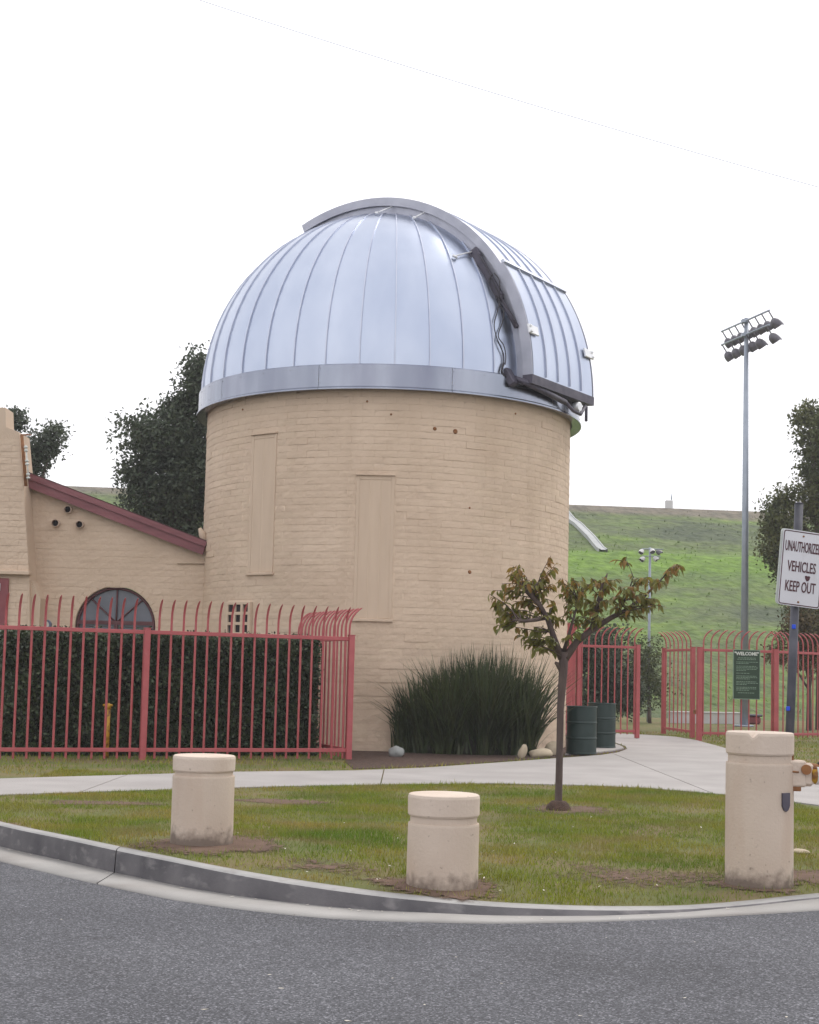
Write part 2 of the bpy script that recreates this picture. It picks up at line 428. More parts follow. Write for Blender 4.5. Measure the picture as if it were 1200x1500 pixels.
M['whitewall'] = material('white_low_wall', [(.55, .54, .54), (.66, .65, .65)], scale=2, rough=.8)
M['chute'] = material('chute_concrete', [(.38, .39, .39), (.46, .47, .47)], scale=2, rough=.8)
M['litter'] = material('dry_leaf_litter', [(.55, .50, .42), (.70, .66, .60)], scale=9, rough=.8)
M['insul'] = material('conduit_pale', [(.55, .58, .55), (.66, .69, .66)], scale=9, rough=.5)
M['roof'] = material('roof_felt', [(.10, .055, .055), (.15, .08, .08)], scale=6, rough=.9)

# ------------------------------------------------------------------ ground shape
B1 = gp(295, 1240, .09)
def hz(x, y):                      # lawn height: slight rise round the far short bollard
    r2 = (x - B1.x) ** 2 + (y - B1.y) ** 2
    return .09 * math.exp(-r2 / (2 * 1.5 ** 2))
def kerb_drop(x):                  # kerb upstand: tall on the left, running out at the driveway apron
    return float(np.interp(x, [-3.6, -1.4, -.42, .2, .8, 1.4, 1.9], [.175, .15, .105, .065, .04, .02, .006]))
def gph(u, v):
    z = 0.0
    for _ in range(8):
        p = gp(u, v, z); z = hz(p.x, p.y)
    return p

kb = [gph(u, v) for u, v in ((0, 1203), (90, 1222), (175, 1241), (330, 1272), (500, 1299), (650, 1316), (800, 1326), (950, 1328), (1045, 1325), (1110, 1317), (1200, 1308))]
def poly_y(pts):
    xs = [p.x for p in pts]; ys = [p.y for p in pts]
    s0 = (ys[1] - ys[0]) / (xs[1] - xs[0]); s1 = (ys[-1] - ys[-2]) / (xs[-1] - xs[-2])
    xs = [xs[0] - 60] + xs + [xs[-1] + 60]; ys = [ys[0] - s0 * 60] + ys + [ys[-1] + s1 * 60]
    xs = np.array(xs); ys = np.array(ys)
    def f(x):
        return float(np.mean([np.interp(x + d, xs, ys) for d in (-.3, -.15, 0, .15, .3)]))
    return f
KY = poly_y(kb)
def rz(x):
    return hz(x, KY(x)) - kerb_drop(x)
def gpr(u, v):
    z = -.15
    for _ in range(10):
        p = gp(u, v, z); z = rz(p.x)
    return p
gb = [gpr(u, v) for u, v in ((0, 1262), (100, 1287), (200, 1309), (300, 1326), (400, 1339), (500, 1347), (600, 1352), (750, 1354), (900, 1350), (1050, 1344), (1200, 1334))]
GY = poly_y(gb)
def klip(x):                       # height of the kerb back edge: melts into the apron on the right
    return hz(x, KY(x))
KW = .15
def kstep(x): return max(.004, klip(x) - rz(x))

XS = [-60, -40, -25, -16, -11, -8, -6] + list(np.arange(-5, 5.01, .2)) + [6, 8, 11, 16, 25, 40, 60]
def grid_obj(name, cols, mat, kind='structure'):
    """cols: list of columns, each a list of points"""
    m = len(cols[0]); V = [p for c in cols for p in c]; T = []
    for i in range(len(cols) - 1):
        for j in range(m - 1):
            T.append((i * m + j, (i + 1) * m + j, (i + 1) * m + j + 1, i * m + j + 1))
    o = tri_mesh(name, np.array([tuple(p) for p in V]), np.array(T), mat, smooth=True)
    o['kind'] = kind
    return o
# far base sheet out to the horizon
b = MB(); b.add([(-290, -190, -.6), (290, -190, -.6), (290, 390, -.6), (-290, 390, -.6)], [(0, 1, 2, 3)])
tag(b.build('ground', M['field']), kind='structure')
# asphalt
cols = []
for x in XS:
    y1 = GY(x) + .01
    cols.append([(x, lerp(-45, y1, t), rz(x) - (.0 if t > .5 else 0)) for t in (0, .5, .7, .8, .87, .93, .97, 1)])
grid_obj('road', cols, M['asphalt'])
# gutter pan and kerb, cast in lengths with open joints
kerb = empty('kerb', (gp(175, 1241).x, gp(175, 1241).y, 0), kind='structure')
gut = empty('gutter', (0, KY(0), -.15), kind='structure')
jx = [-60, -20, -10, -6, gph(175, 1241).x, 3.3, 6.3, 12, 60]
for a, c in zip(jx[:-1], jx[1:]):
    n = max(6, int((c - a) / .12)) if c - a < 8 else 8
    g = .004
    mb = MB(); mf = MB(); mg = MB()
    xs = [lerp(a + g, c - g, i / n) for i in range(n + 1)]
    top = []; bot = []
    for x in xs:
        y = KY(x); s = kstep(x); z = klip(x); q = rz(x)
        wv = .006 * noise.noise((x * 1.7, 3.1, 0)); k = min(1, s / .1)
        top.append([(x, y, z - .25), (x, y, z), (x, y - KW * .8, z - .002), (x, y - KW * .93 - wv, z - .012 * k)])
        bot.append([(x, y - KW * .93 - wv, z - .012 * k), (x, y - KW - wv, z - .03 * k), (x, y - KW - .035 - wv, q - .004)])
    def strip(mm, cs):
        m = len(cs[0]); vs = [p for cc in cs for p in cc]
        mm.add(vs, [(i * m + j, (i + 1) * m + j, (i + 1) * m + j + 1, i * m + j + 1) for i in range(len(cs) - 1) for j in range(m - 1)], True)
    strip(mb, top); 
    seg = mb.build('kerb_stone', M['kerb'], kerb)
    # closed ends of the casting
    mf2 = MB()
    for cs in (0, -1):
        p = [Vector(q) for q in top[cs]] + [Vector(q) for q in bot[cs][1:]]
        p.append(Vector((p[-1].x, p[0].y, p[-1].z)))
        mf2.add(p[1:], [tuple(range(len(p) - 1))])
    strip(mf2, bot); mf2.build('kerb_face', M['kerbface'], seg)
    gs = []
    for x in xs:
        y0 = KY(x) - KW - .05; y1 = GY(x)
        gs.append([(x, y0 + .06, rz(x) - .12), (x, y0 + .03, rz(x) + .001), (x, lerp(y0, y1, .5), rz(x) + .004), (x, y1, rz(x) + .008), (x, y1 - .004, rz(x) - .1)])
    strip(mg, gs); mg.build('gutter_slab', M['gutter'], gut)
# lawn sheet
cols = []
for x in XS:
    y0 = KY(x) - .002; col = []
    for t in [0, .01, .03, .06, .1, .14, .18, .22, .27, .33, .4, .5, .6, .75, 1]:
        y = lerp(y0, 62, t)
        e = 1 - sstep(0, .35, y - y0)
        z = lerp(hz(x, y), klip(x) - .004, e)
        col.append((x, y, z))
    cols.append(col)
grid_obj('lawn', cols, M['lawn'])

# path polygon
up_px = [(-160, 1149), (0, 1142), (170, 1137), (340, 1132), (520, 1130), (620, 1126), (720, 1119), (800, 1113), (880, 1107), (906, 1103), (919, 1098), (916, 1094), (905, 1090), (890, 1083), (880, 1077), (905, 1075), (945, 1077), (990, 1080), (1020, 1085), (1060, 1096), (1110, 1110), (1165, 1124), (1200, 1135), (1320, 1168)]
lo_px = [(1320, 1205), (1200, 1181), (1130, 1172), (1060, 1165), (950, 1156), (840, 1151), (720, 1149), (600, 1150), (420, 1153), (250, 1158), (120, 1162), (0, 1166), (-160, 1174)]
path_poly = [gph(*p) for p in up_px + lo_px]
def clip_x(poly, x, keep_left):
    out = []
    for i in range(len(poly)):
        a, c = poly[i], poly[(i + 1) % len(poly)]
        ia = (a.x <= x) == keep_left; ic = (c.x <= x) == keep_left
        if ia: out.append(a)
        if ia != ic: out.append(a.lerp(c, (x - a.x) / (c.x - a.x)))
    return out
path = empty('path', (0, 17, 0), kind='structure')
cuts = [-99, gp(150, 1150).x, gp(560, 1140).x, gp(985, 1140).x, 99]
for a, c in zip(cuts[:-1], cuts[1:]):
    pl = clip_x(clip_x(path_poly, a + .008, False), c - .008, True)
    pl = [Vector((p.x, p.y, hz(p.x, p.y) + .014)) for p in pl]
    mb = MB(); mb.prism(pl, (0, 0, -.08)); mb.build('path_slab', M['concrete'], path)
# mulch bed round the tower foot, and the pad under the drums
bed_px = [(518, 1127), (620, 1123.5), (720, 1117), (800, 1111), (880, 1105.5), (906, 1102), (917, 1098), (913, 1094.5), (903, 1091), (888, 1084), (875, 1076), (700, 1074), (560, 1078), (500, 1085), (505, 1116)]
mb = MB(); pl = [gp(u, v) + Vector((0, 0, .009)) for u, v in bed_px]; mb.prism(pl, (0, 0, -.06))
tag(mb.build('planting_bed', M['soil']), kind='structure')
pad_px = [(828, 1107), (880, 1103.5), (900, 1101), (914, 1098), (911, 1095), (901, 1091.5), (886, 1084.5), (840, 1083)]
mb = MB(); pl = [gp(u, v) + Vector((0, 0, .03)) for u, v in pad_px]; mb.prism(pl, (0, 0, -.08))
tag(mb.build('drum_pad', M['concrete']), kind='structure')

def in_poly(x, y, poly):
    r = np.zeros(len(x), bool); j = len(poly) - 1
    for i in range(len(poly)):
        xi, yi, xj, yj = poly[i].x, poly[i].y, poly[j].x, poly[j].y
        c = ((yi > y) != (yj > y)) & (x < (xj - xi) * (y - yi) / (yj - yi + 1e-12) + xi)
        r ^= c; j = i
    return r

# bare dirt patches as thin uneven patches just over the lawn
dirt = []
def dirt_patch(u, v, ru, rd, seed, cover=.95):
    c = gph(u, v); pts = []
    for k in range(40):
        a = 2 * math.pi * k / 40
        s = .8 + .5 * noise.noise((math.cos(a) * 1.3 + seed, math.sin(a) * 1.3, seed)) + .18 * noise.noise((math.cos(a) * 4 + seed, math.sin(a) * 4, 2))
        x, y = c.x + ru * s * math.cos(a), c.y + rd * s * math.sin(a)
        pts.append(Vector((x, y, hz(x, y) + .005)))
    mb = MB(); cc = Vector((c.x, c.y, hz(c.x, c.y) + .006))
    mid = [cc.lerp(p, .5) for p in pts]
    for p in mid: p.z = hz(p.x, p.y) + .006
    mb.add([cc] + mid + pts, [(0, 1 + i, 1 + (i + 1) % 40) for i in range(40)] + [(1 + i, 41 + i, 41 + (i + 1) % 40, 1 + (i + 1) % 40) for i in range(40)], True)
    o = mb.build('bare_soil', M['dirt']); o['kind'] = 'structure'
    at = o.data.attributes.new('cover', 'FLOAT', 'POINT'); at.data.foreach_set('value', [cover] + [cover * .62] * 40 + [0.0] * 40)
    dirt.append((c, ru * .9, rd * .9, 1 - cover))
dirt_patch(315, 1238, .85, .85, 1)
dirt_patch(650, 1300, .75, .55, 4)
dirt_patch(930, 1285, 1.1, .9, 22, .48)
dirt_patch(480, 1270, .8, .6, 27, .42)
dirt_patch(1180, 1285, .5, .8, 31, .75)
dirt_patch(835, 1186, .62, .8, 9)
dirt_patch(1112, 1298, .5, .45, 6)
dirt_patch(150, 1177, 1.15, .35, 12)
dirt_patch(420, 1175, .8, .45, 15)

# ------------------------------------------------------------------ grass blades
def grass(name, n, xr, yr, hmin, hmax, wd, label):
    x = rng.uniform(*xr, n); y = rng.uniform(*yr, n)
    ky = np.interp(x, np.array(XS, float), np.array([KY(q) for q in XS]))
    ok = (y > ky + .03) & (np.abs(x) < y * .36 + .6)
    ok &= ~in_poly(x, y, path_poly)
    ok &= ~in_poly(x, y, [gp(u, v) for u, v in bed_px])
    dens = np.ones(n)
    for c, ru, rd, keep in dirt:
        q = ((x - c.x) / ru) ** 2 + ((y - c.y) / rd) ** 2
        dens = np.minimum(dens, np.clip(keep * .5 + (q - .1) * .85, .06, 1))
    nz = np.array([noise.noise((a * .9, b2 * .9, 5.)) + .5 * noise.noise((a * 3.1, b2 * 3.1, 9.)) for a, b2 in zip(x, y)])
    dens *= np.clip(.78 + nz * 1.0, .15, 1)
    ok &= rng.random(n) < dens
    ok &= ~(((x - 1e9) < 0) & (np.hypot(x - B1.x, y - B1.y) < .27))
    x, y, nz = x[ok], y[ok], nz[ok]; n = len(x)
    z = np.array([hz(a, b2) for a, b2 in zip(x, y)])
    e = y - np.interp(x, np.array(XS, float), np.array([KY(q) for q in XS]))
    z = np.where(e < .35, z - (1 - np.clip(e / .35, 0, 1)) * np.maximum(0, z - np.array([klip(a) for a in x])), z)
    h = rng.uniform(hmin, hmax, n) * (1 + .35 * nz)
    a = rng.uniform(0, 2 * math.pi, n); le = rng.uniform(.1, .9, n) * h; la = rng.uniform(0, 2 * math.pi, n)
    hw = wd * rng.uniform(.6, 1.3, n) / 2
    V = np.empty((n, 3, 3), np.float32)
    V[:, 0] = np.stack([x - hw * np.cos(a), y - hw * np.sin(a), z - .004], 1)
    V[:, 1] = np.stack([x + hw * np.cos(a), y + hw * np.sin(a), z - .004], 1)
    V[:, 2] = np.stack([x + le * np.cos(la), y + le * np.sin(la), z + h], 1)
    o = tri_mesh(name, V.reshape(-1, 3), np.arange(n * 3).reshape(-1, 3), M['blade'])
    return tag(o, label, 'grass', kind='stuff')
grass('grass', 330000, (-4.4, 4.4), (8.0, 18.5), .018, .045, .006, 'short mown grass growing between the kerb and the concrete path')
grass('grass', 70000, (-8, 12), (17.5, 36), .03, .07, .014, 'short grass in front of the red fence and beyond the gate')

# ------------------------------------------------------------------ dam embankment
HS = .105
def hillz(yp):
    if yp < 48: return 0.0
    if yp < 65.5: return 7.15 * (yp - 48) / 17.5
    if yp < 67.2: return 7.15 + .10 * (yp - 65.5)
    if yp < 75.2: return 7.32 + 3.15 * (yp - 67.2) / 8.0
    return 10.47
def hill_at(x, y):
    yp = y - HS * x
    z = hillz(yp)
    k = sstep(48, 52, yp) * (1 - sstep(73.5, 75.2, yp))
    return z - .02 + k * (.22 * noise.noise((x * .22, y * .22, 1.)) + .10 * noise.noise((x * .8, y * .8, 4.)))
xs = np.concatenate([np.linspace(-150, -26, 16), np.linspace(-24, 34, 100), np.linspace(36, 180, 16)])
yps = np.concatenate([np.linspace(46, 75.2, 74), [75.8, 79, 83, 100]])
cols = []
for x in xs:
    col = []
    for yp in yps:
        y = yp + HS * x; z = hill_at(x, y)
        if yp > 90: z = -.7
        elif yp > 79: z = 9.5
        col.append((x, y, z))
    cols.append(col)
grid_obj('embankment', cols, M['hill'])
def hill_ray(u, v):
    d = ray(u, v); t = 45.0
    while t < 140:
        p = EYE + d * t
        if p.z < hill_at(p.x, p.y): return p
        t += .05
    return p
n = 6000
x = rng.uniform(-22, 30, n); yp = rng.uniform(48.5, 74.9, n); y = yp + HS * x
ok = np.abs(x) < y * .31 + 1.0
x, y = x[ok], y[ok]
cl = np.array([noise.noise((a * .35, b2 * .5, 2.)) for a, b2 in zip(x, y)])
ok = rng.random(len(x)) < np.clip(.55 + cl, .12, 1); x, y, cl = x[ok], y[ok], cl[ok]; n = len(x)
z = np.array([hill_at(a, b2) for a, b2 in zip(x, y)])
h = rng.uniform(.05, .13, n) * (1 + .6 * cl); hw = rng.uniform(.03, .07, n); a = rng.uniform(0, math.pi, n); la = rng.uniform(0, 6.28, n); le = h * rng.uniform(.1, .9, n)
V = np.empty((n, 3, 3), np.float32)
V[:, 0] = np.stack([x - hw * np.cos(a), y - hw * np.sin(a), z - .02], 1)
V[:, 1] = np.stack([x + hw * np.cos(a), y + hw * np.sin(a), z - .02], 1)
V[:, 2] = np.stack([x + le * np.cos(la), y + le * np.sin(la), z + h], 1)
tag(tri_mesh('grass', V.reshape(-1, 3), np.arange(n * 3).reshape(-1, 3), M['hillblade']), 'rough green and grey grass covering the dam slope', 'grass', kind='stuff')
# drain chute on the slope
ca, cb = hill_ray(826, 750), hill_ray(884, 809)
mb = MB(); k = 14; row = []
dr = (cb - ca); sidev = Vector((dr.y, -dr.x, 0)).normalized()
for i in range(k + 1):
    p = ca.lerp(cb, i / k); z = hill_at(p.x, p.y)
    row.append([Vector((p.x, p.y, z + .10)) + sidev * s + Vector((0, 0, dz)) for s, dz in ((-.21, -.4), (-.21, .07), (-.16, .07), (-.13, .02), (.13, .02), (.16, .07), (.21, .07), (.21, -.4))])
m = 8
mb.add([p for r in row for p in r], [(i * m + j, (i + 1) * m + j, (i + 1) * m + j + 1, i * m + j + 1) for i in range(k) for j in range(m - 1)])
tag(mb.build('drain_chute', M['chute']), 'pale concrete drain chute running down the grassy dam slope', 'drain')
# monitoring box with antenna on the crest
cp = dp(980, 742, 76.9); cp.z = 10.42
t = empty('crest_cabinet', cp, 'small pale cabinet with a thin antenna on the dam crest', 'cabinet')
mb = MB(); mb.box(cp + Vector((0, 0, .22)), (.19, .15, .26), bev=.02); mb.build('box', M['whitewall'], t)
mb = MB(); mb.tube([cp + Vector((.15, .1, .35)), cp + Vector((.15, .1, .85))], .018, 6); mb.tube([cp + Vector((.15, .1, .55)), cp + Vector((.15, .1, .75))], .04, 6); mb.build('antenna', M['pole'], t)

# ------------------------------------------------------------------ observatory tower
TC = Vector((-.465, 28.0, 0)); TR = 3.55; ZR = 6.20
def cyl(u, v, R=TR):
    d = ray(u, v); ox, oy = EYE.x - TC.x, EYE.y - TC.y
    a = d.x ** 2 + d.y ** 2; b2 = ox * d.x + oy * d.y; c = ox * ox + oy * oy - R * R
    disc = max(0, b2 * b2 - a * c)
    t = (-b2 - math.sqrt(disc)) / a
    p = EYE + d * t
    return math.atan2(p.y - TC.y, p.x - TC.x), p.z, p
tower = empty('observatory_tower', TC, 'round tan painted slump-block tower carrying the silver dome', 'tower')
mb = MB(); mb.lathe([(TR - .0012, -.3), (TR - .0012, ZR + .22), (TR - .25, ZR + .22)], TC, 128)
wall = mb.build('wall', M['mortar'], tower, at=TC)
CH, BL, JT = .117, .405, .004
# niches left free of brick
def niche(u0, u1, v0, v1):
    um, vm = (u0 + u1) / 2, (v0 + v1) / 2
    return cyl(u0, vm)[0], cyl(u1, vm)[0], cyl(um, v1)[1], cyl(um, v0)[1]
N1 = niche(367, 403, 637, 838); N2 = niche(520, 576, 697, 906); NV = niche(334, 369, 882, 946)
def brick_mesh(name, L, seed, R=None, H=CH - JT):
    r = random.Random(seed); mb = MB()
    nx, nz = 6, 3; dep = .05
    vs = []; fs = []
    for i in range(nx):
        for j in range(nz):
            fx = i / (nx - 1); fz = j / (nz - 1)
            s = (fx - .5) * L; zz = (fz - .5) * H
            edge = (i in (0, nx - 1)) or (j in (0, nz - 1))
            out = (0 if edge else .003 + r.uniform(-.002, .003)) + (.0025 if j == 0 else 0) + r.uniform(-.001, .001)
            if edge: zz += r.uniform(-.003, .003)
            if R:
                a = s / R; vs.append(((R + out) * math.cos(a) - R, (R + out) * math.sin(a), zz))
            else: vs.append((out, s, zz))
    for i in range(nx - 1):
        for j in range(nz - 1):
            fs.append((i * nz + j, (i + 1) * nz + j, (i + 1) * nz + j + 1, i * nz + j + 1))
    n = len(vs)
    bi = [i * nz for i in range(nx)] + [(nx - 1) * nz + j for j in range(1, nz)] + [i * nz + nz - 1 for i in range(nx - 2, -1, -1)] + [j for j in range(nz - 2, 0, -1)]
    for q in bi: vs.append((vs[q][0] - dep, vs[q][1], vs[q][2]))
    for k in range(len(bi)): fs.append((bi[k], bi[(k + 1) % len(bi)], n + (k + 1) % len(bi), n + k))
    mb.add(vs, fs)
    return mb.mesh(name, M['brick'])
def template(me):
    v = np.empty(len(me.vertices) * 3, np.float32); me.vertices.foreach_get('co', v)
    return v.reshape(-1, 3), [tuple(p.vertices) for p in me.polygons]
def join_bricks(name, placements, parent):
    """placements: (mesh, location(parent space), rotation euler); one joined part"""
    off = 0; VV = []; FF = []; cache = {}
    for me, loc, rot, sy_ in placements:
        if me.name not in cache: cache[me.name] = template(me)
        v, f = cache[me.name]
        R = np.array(rot.to_matrix()); VV.append((v * np.array([1, sy_, 1])) @ R.T + np.array(loc)); FF += [tuple(i + off for i in q) for q in f]; off += len(v)
    me = bpy.data.meshes.new(name); me.from_pydata(np.concatenate(VV).tolist(), [], FF); me.materials.append(M['brick'])
    o = link_mesh(name, me, parent); o['kind'] = 'stuff'; return o
from mathutils import Euler
bm_full = [brick_mesh('brick', BL - JT, 10 + k, TR) for k in range(5)]
nper = round(2 * math.pi * TR / BL); dA = 2 * math.pi / nper
front = -math.pi / 2
pl = []
nc = int((ZR + .15) / CH)
for c in range(nc):
    z = (c + .5) * CH
    offA = (.5 if c % 2 else 0) * dA + random.uniform(-.01, .01)
    for k in range(nper):
        a = front + (k - nper / 2) * dA + offA
        da = (a - front + math.pi) % (2 * math.pi) - math.pi
        if abs(da) > rad(112): continue
        skip = False; a2 = a; sy_ = 1.0
        for (t0, t1, z0, z1) in (N1, N2, NV):
            lo, hi = min(t0, t1), max(t0, t1)
            if z0 - CH * .35 < z < z1 + CH * .2:
                e0, e1 = a - dA / 2, a + dA / 2
                if e1 > lo and e0 < hi:
                    inside = min(e1, hi) - max(e0, lo)
                    if inside < dA * .85:             # keep the cut block beside the opening
                        s0, s1 = (e0, lo - .002) if a < (lo + hi) / 2 else (hi + .002, e1)
                        a2 = (s0 + s1) / 2; sy_ = max(.1, ((s1 - s0) * TR - JT / 2) / (BL - JT))
                    else: skip = True
        if skip is True: continue
        me = random.choice(bm_full)
        r = TR + random.uniform(-.001, .002)
        if random.random() < .05: r += .007
        rot = Euler((random.uniform(-.005, .005), random.uniform(-.06, .0) if random.random() < .22 else random.uniform(-.01, .006), a2 + random.uniform(-.004, .004)))
        pl.append((abs(da) + (1.2 if z < 1.9 else 0), me, Vector((r * math.cos(a2), r * math.sin(a2), z)), rot, sy_))
pl.sort(key=lambda q: q[0])
for _, me, loc, rot, sy_ in pl[:295]:
    link_mesh('brick', me, wall, loc, rot).scale = (1, sy_, 1)
join_bricks('brick_courses', [q_[1:] for q_ in pl[295:]], wall)

def boarded_slit(N, nb, name):
    a0, a1, z0, z1 = N
    am = (a0 + a1) / 2; wd = abs(a1 - a0) * TR
    o = Vector((math.cos(am), math.sin(am), 0)); s = Vector((-o.y, o.x, 0))
    base = TC + o * (TR - .004)
    Mx = Matrix((o, s, Vector((0, 0, 1)))).transposed()
    bw = (wd - .10) / nb
    part = None
    mb = MB(); zc, zh = (z0 + z1) / 2, (z1 - z0) / 2
    for sg in (-1, 1): mb.box(base + s * sg * (wd / 2 - .028) + Vector((0, 0, zc)), (.009, .027, zh), Mx, .003)
    mb.box(base + Vector((0, 0, z1 - .035)) - o * .001, (.0085, wd / 2 - .056, .034), Mx, .004)
    frame = mb.build('slit_frame', M['board'], tower)
    for k in range(nb):
        q = (k - (nb - 1) / 2) * bw
        mb = MB(); mb.box(base + s * q + Vector((0, 0, zc - .035)) + o * random.uniform(-.003, .0), (.006, bw / 2 - .004, zh - .037), Mx, .004)
        mb.build('board', M['board'], frame)
    mb = MB(); mb.box(base + Vector((0, 0, z1 + .018)) + o * .012, (.030, wd / 2 + .01, .014), Mx, .004); mb.build('lintel', M['brick'], frame)
    mb = MB(); mb.box(base + Vector((0, 0, z0 - .03)) + o * .012, (.035, wd / 2 + .03, .024), Mx, .006); mb.build('sill', M['brick'], frame)
boarded_slit(N1, 2, 'a'); boarded_slit(N2, 3, 'b')
# pierced vent block low on the tower
a0, a1, z0, z1 = NV; am = (a0 + a1) / 2; wd = abs(a1 - a0) * TR
o = Vector((math.cos(am), math.sin(am), 0)); s = Vector((-o.y, o.x, 0)); Mx = Matrix((o, s, Vector((0, 0, 1)))).transposed()
base = TC + o * (TR + .0)
mb = MB(); mb.box(base + Vector((0, 0, (z0 + z1) / 2)), (.012, wd / 2 - .004, (z1 - z0) / 2 - .004), Mx); vb = mb.build('vent_black_backing', M['black'], tower)  # solid black backing, shade of the openings put into its colour
mb = MB()
for k in range(4): mb.box(base + o * .012 + s * ((k - 1.5) * (wd - .05) / 3) + Vector((0, 0, (z0 + z1) / 2)), (.03, .034, (z1 - z0) / 2), Mx, .004)
for k in range(5): mb.box(base + o * .010 + Vector((0, 0, lerp(z0 + .03, z1 - .02, k / 4))), (.028, wd / 2 - .012, .026), Mx, .004)
mb.build('vent_grille', M['brick'], vb)
# little holes and old bolt marks on the wall
for (u, v, rr) in ((637, 628, .035), (667, 632, .045), (688, 838, .035), (688, 744, .02), (573, 607, .02), (538, 588, .02), (755, 606, .02), (356, 600, .02)):
    a, z, p = cyl(u, v); o = Vector((math.cos(a), math.sin(a), 0))
    c = TC + o * (TR + .004) + Vector((0, 0, z))
    mb = MB(); mb.tube([c, c + o * .014], [rr, rr * .6], 8); mb.build('patched_hole', M['rust'], tower)

# ------------------------------------------------------------------ observatory dome
DR = 3.68; ZC = ZR + .40; DC = TC + Vector((0, 0, ZC))
dome = empty('observatory_dome', TC + Vector((0, 0, ZR)), 'silver ribbed metal observatory dome with closed shutter on the tan tower', 'dome')
NG = 38
def gore(mb_p, mb_r, a0, a1, k):
    na, ne = 4, 20
    vs = []; fs = []
    for i in range(ne + 1):
        el = rad(88.5) * i / ne
        for j in range(na + 1):
            fj = j / na; a = lerp(a0, a1, fj)
            R = DR + .006 * math.sin(math.pi * fj)
            vs.append(DC + Vector((R * math.cos(el) * math.cos(a), R * math.cos(el) * math.sin(a), R * math.sin(el))))
    for i in range(ne):
        for j in range(na):
            fs.append((i * (na + 1) + j, i * (na + 1) + j + 1, (i + 1) * (na + 1) + j + 1, (i + 1) * (na + 1) + j))
    mb_p.add(vs, fs, True)
    # standing seam on the a1 edge
    vs = []; fs = []; hw = .009; hh = .024
    for i in range(ne + 1):
        el = rad(84) * i / ne
        n_ = Vector((math.cos(el) * math.cos(a1), math.cos(el) * math.sin(a1), math.sin(el))); t_ = Vector((-math.sin(a1), math.cos(a1), 0))
        for (q, h_) in ((-hw, -.01), (-hw, hh), (hw, hh), (hw, -.01)):
            vs.append(DC + n_ * (DR + h_) + t_ * q)
    for i in range(ne):
        for j in range(3): fs.append((i * 4 + j, i * 4 + j + 1, (i + 1) * 4 + j + 1, (i + 1) * 4 + j))
    mb_r.add(vs, fs)
base_a = cyl(578, 545, DR)[0]
for k in range(NG):
    a1 = base_a + 2 * math.pi * k / NG; a0 = a1 - 2 * math.pi / NG
    p_, r_ = MB(), MB(); gore(p_, r_, a0, a1, k)
    po = p_.build('panel', M['metal'], dome); r_.build('seam_rib', M['seam'], po)
# base ring in lengths
prof = [(DR - .05, ZC + .025), (DR + .035, ZC + .025), (DR + .05, ZC + .01), (DR + .055, ZR + .03), (DR + .085, ZR + .005), (DR + .085, ZR - .02), (DR + .05, ZR - .02), (TR + .035, ZR - .0), (TR + .03, ZR + .15)]
ra = cyl(661, 560, DR)[0]
for k in range(10):
    a0 = ra + k * 2 * math.pi / 10 + .001; a1 = ra + (k + 1) * 2 * math.pi / 10 - .001
    mb = MB(); mb.lathe(prof, TC, 14, a0, a1, False); mb.build('ring_length', M['ring'], dome)
# rivets on the ring (joined)
mb = MB()
for k in range(40):
    a = front + (k - 20) * rad(9); o = Vector((math.cos(a), math.sin(a), 0))
    for zz in (ZC - .05, ZR + .10):
        c = TC + o * (DR + .052) + Vector((0, 0, zz)); mb.tube([c, c + o * .008], [.009, .005], 5)
rv = mb.build('rivets', M['dark'], dome); rv['kind'] = 'stuff'
# shutter: d along the slit, p across it
SA = rad(56); dv = Vector((math.sin(SA), -math.cos(SA), 0)); pv = Vector((math.cos(SA), math.sin(SA), 0)); SH = 1.11
def sp(phi, r, q): return DC + pv * q + (dv * math.cos(phi) + Vector((0, 0, 1)) * math.sin(phi)) * r
def arc_sweep(mb, prof, f0, f1, n, closed=True):
    m = len(prof); vs = []; fs = []
    for i in range(n + 1):
        ph = lerp(f0, f1, i / n)
        vs += [sp(ph, r, q) for (r, q) in prof]
    for i in range(n):
        for j in range(m if closed else m - 1):
            j2 = (j + 1) % m; fs.append((i * m + j, (i + 1) * m + j, (i + 1) * m + j2, i * m + j2))
    if closed: fs += [tuple(range(m)), tuple(n * m + j for j in range(m))[::-1]]
    mb.add(vs, fs)
RP = 3.78
F0, F1 = rad(-2), rad(112)
for sg in (-1, 1):   # side webs
    mb = MB(); arc_sweep(mb, [(3.45, sg * SH), (RP - .02, sg * SH), (RP - .02, sg * (SH - .03)), (3.45, sg * (SH - .03))], F0, F1, 48)
    mb.build('arch_web', M['arch'], dome)
for sg in (-1, 1):   # outer rim flanges
    mb = MB(); arc_sweep(mb, [(RP - .13, sg * (SH + .05)), (RP + .03, sg * (SH + .05)), (RP + .03, sg * (SH - .05)), (RP - .015, sg * (SH - .05)), (RP - .015, sg * (SH + .025)), (RP - .13, sg * (SH + .025))], F0 + .02, F1, 48)
    mb.build('arch_rim', M['arch'], dome)
FT = rad(33.5)
nb = 5
def shutter(name, r, f0, f1, th=.04, wq=SH - .055):
    mb = MB(); arc_sweep(mb, [(r - th, -wq), (r, -wq), (r, wq), (r - th, wq)], f0, f1, 30)
    shp = mb.build(name, M['metal'], dome)
    for k in range(1, nb):
        q = lerp(-wq, wq, k / nb); mb = MB()
        arc_sweep(mb, [(r - .005, q - .010), (r + .028, q - .010), (r + .028, q + .010), (r - .005, q + .010)], f0 + .01, f1 - .01, 30)
        mb.build('seam_rib', M['seam'], shp)
    return shp
shutter('upper_shutter', RP + .02, FT - .05, F1)
low = shutter('lower_shutter', RP + .085, rad(.3), FT, .03, SH + .03)
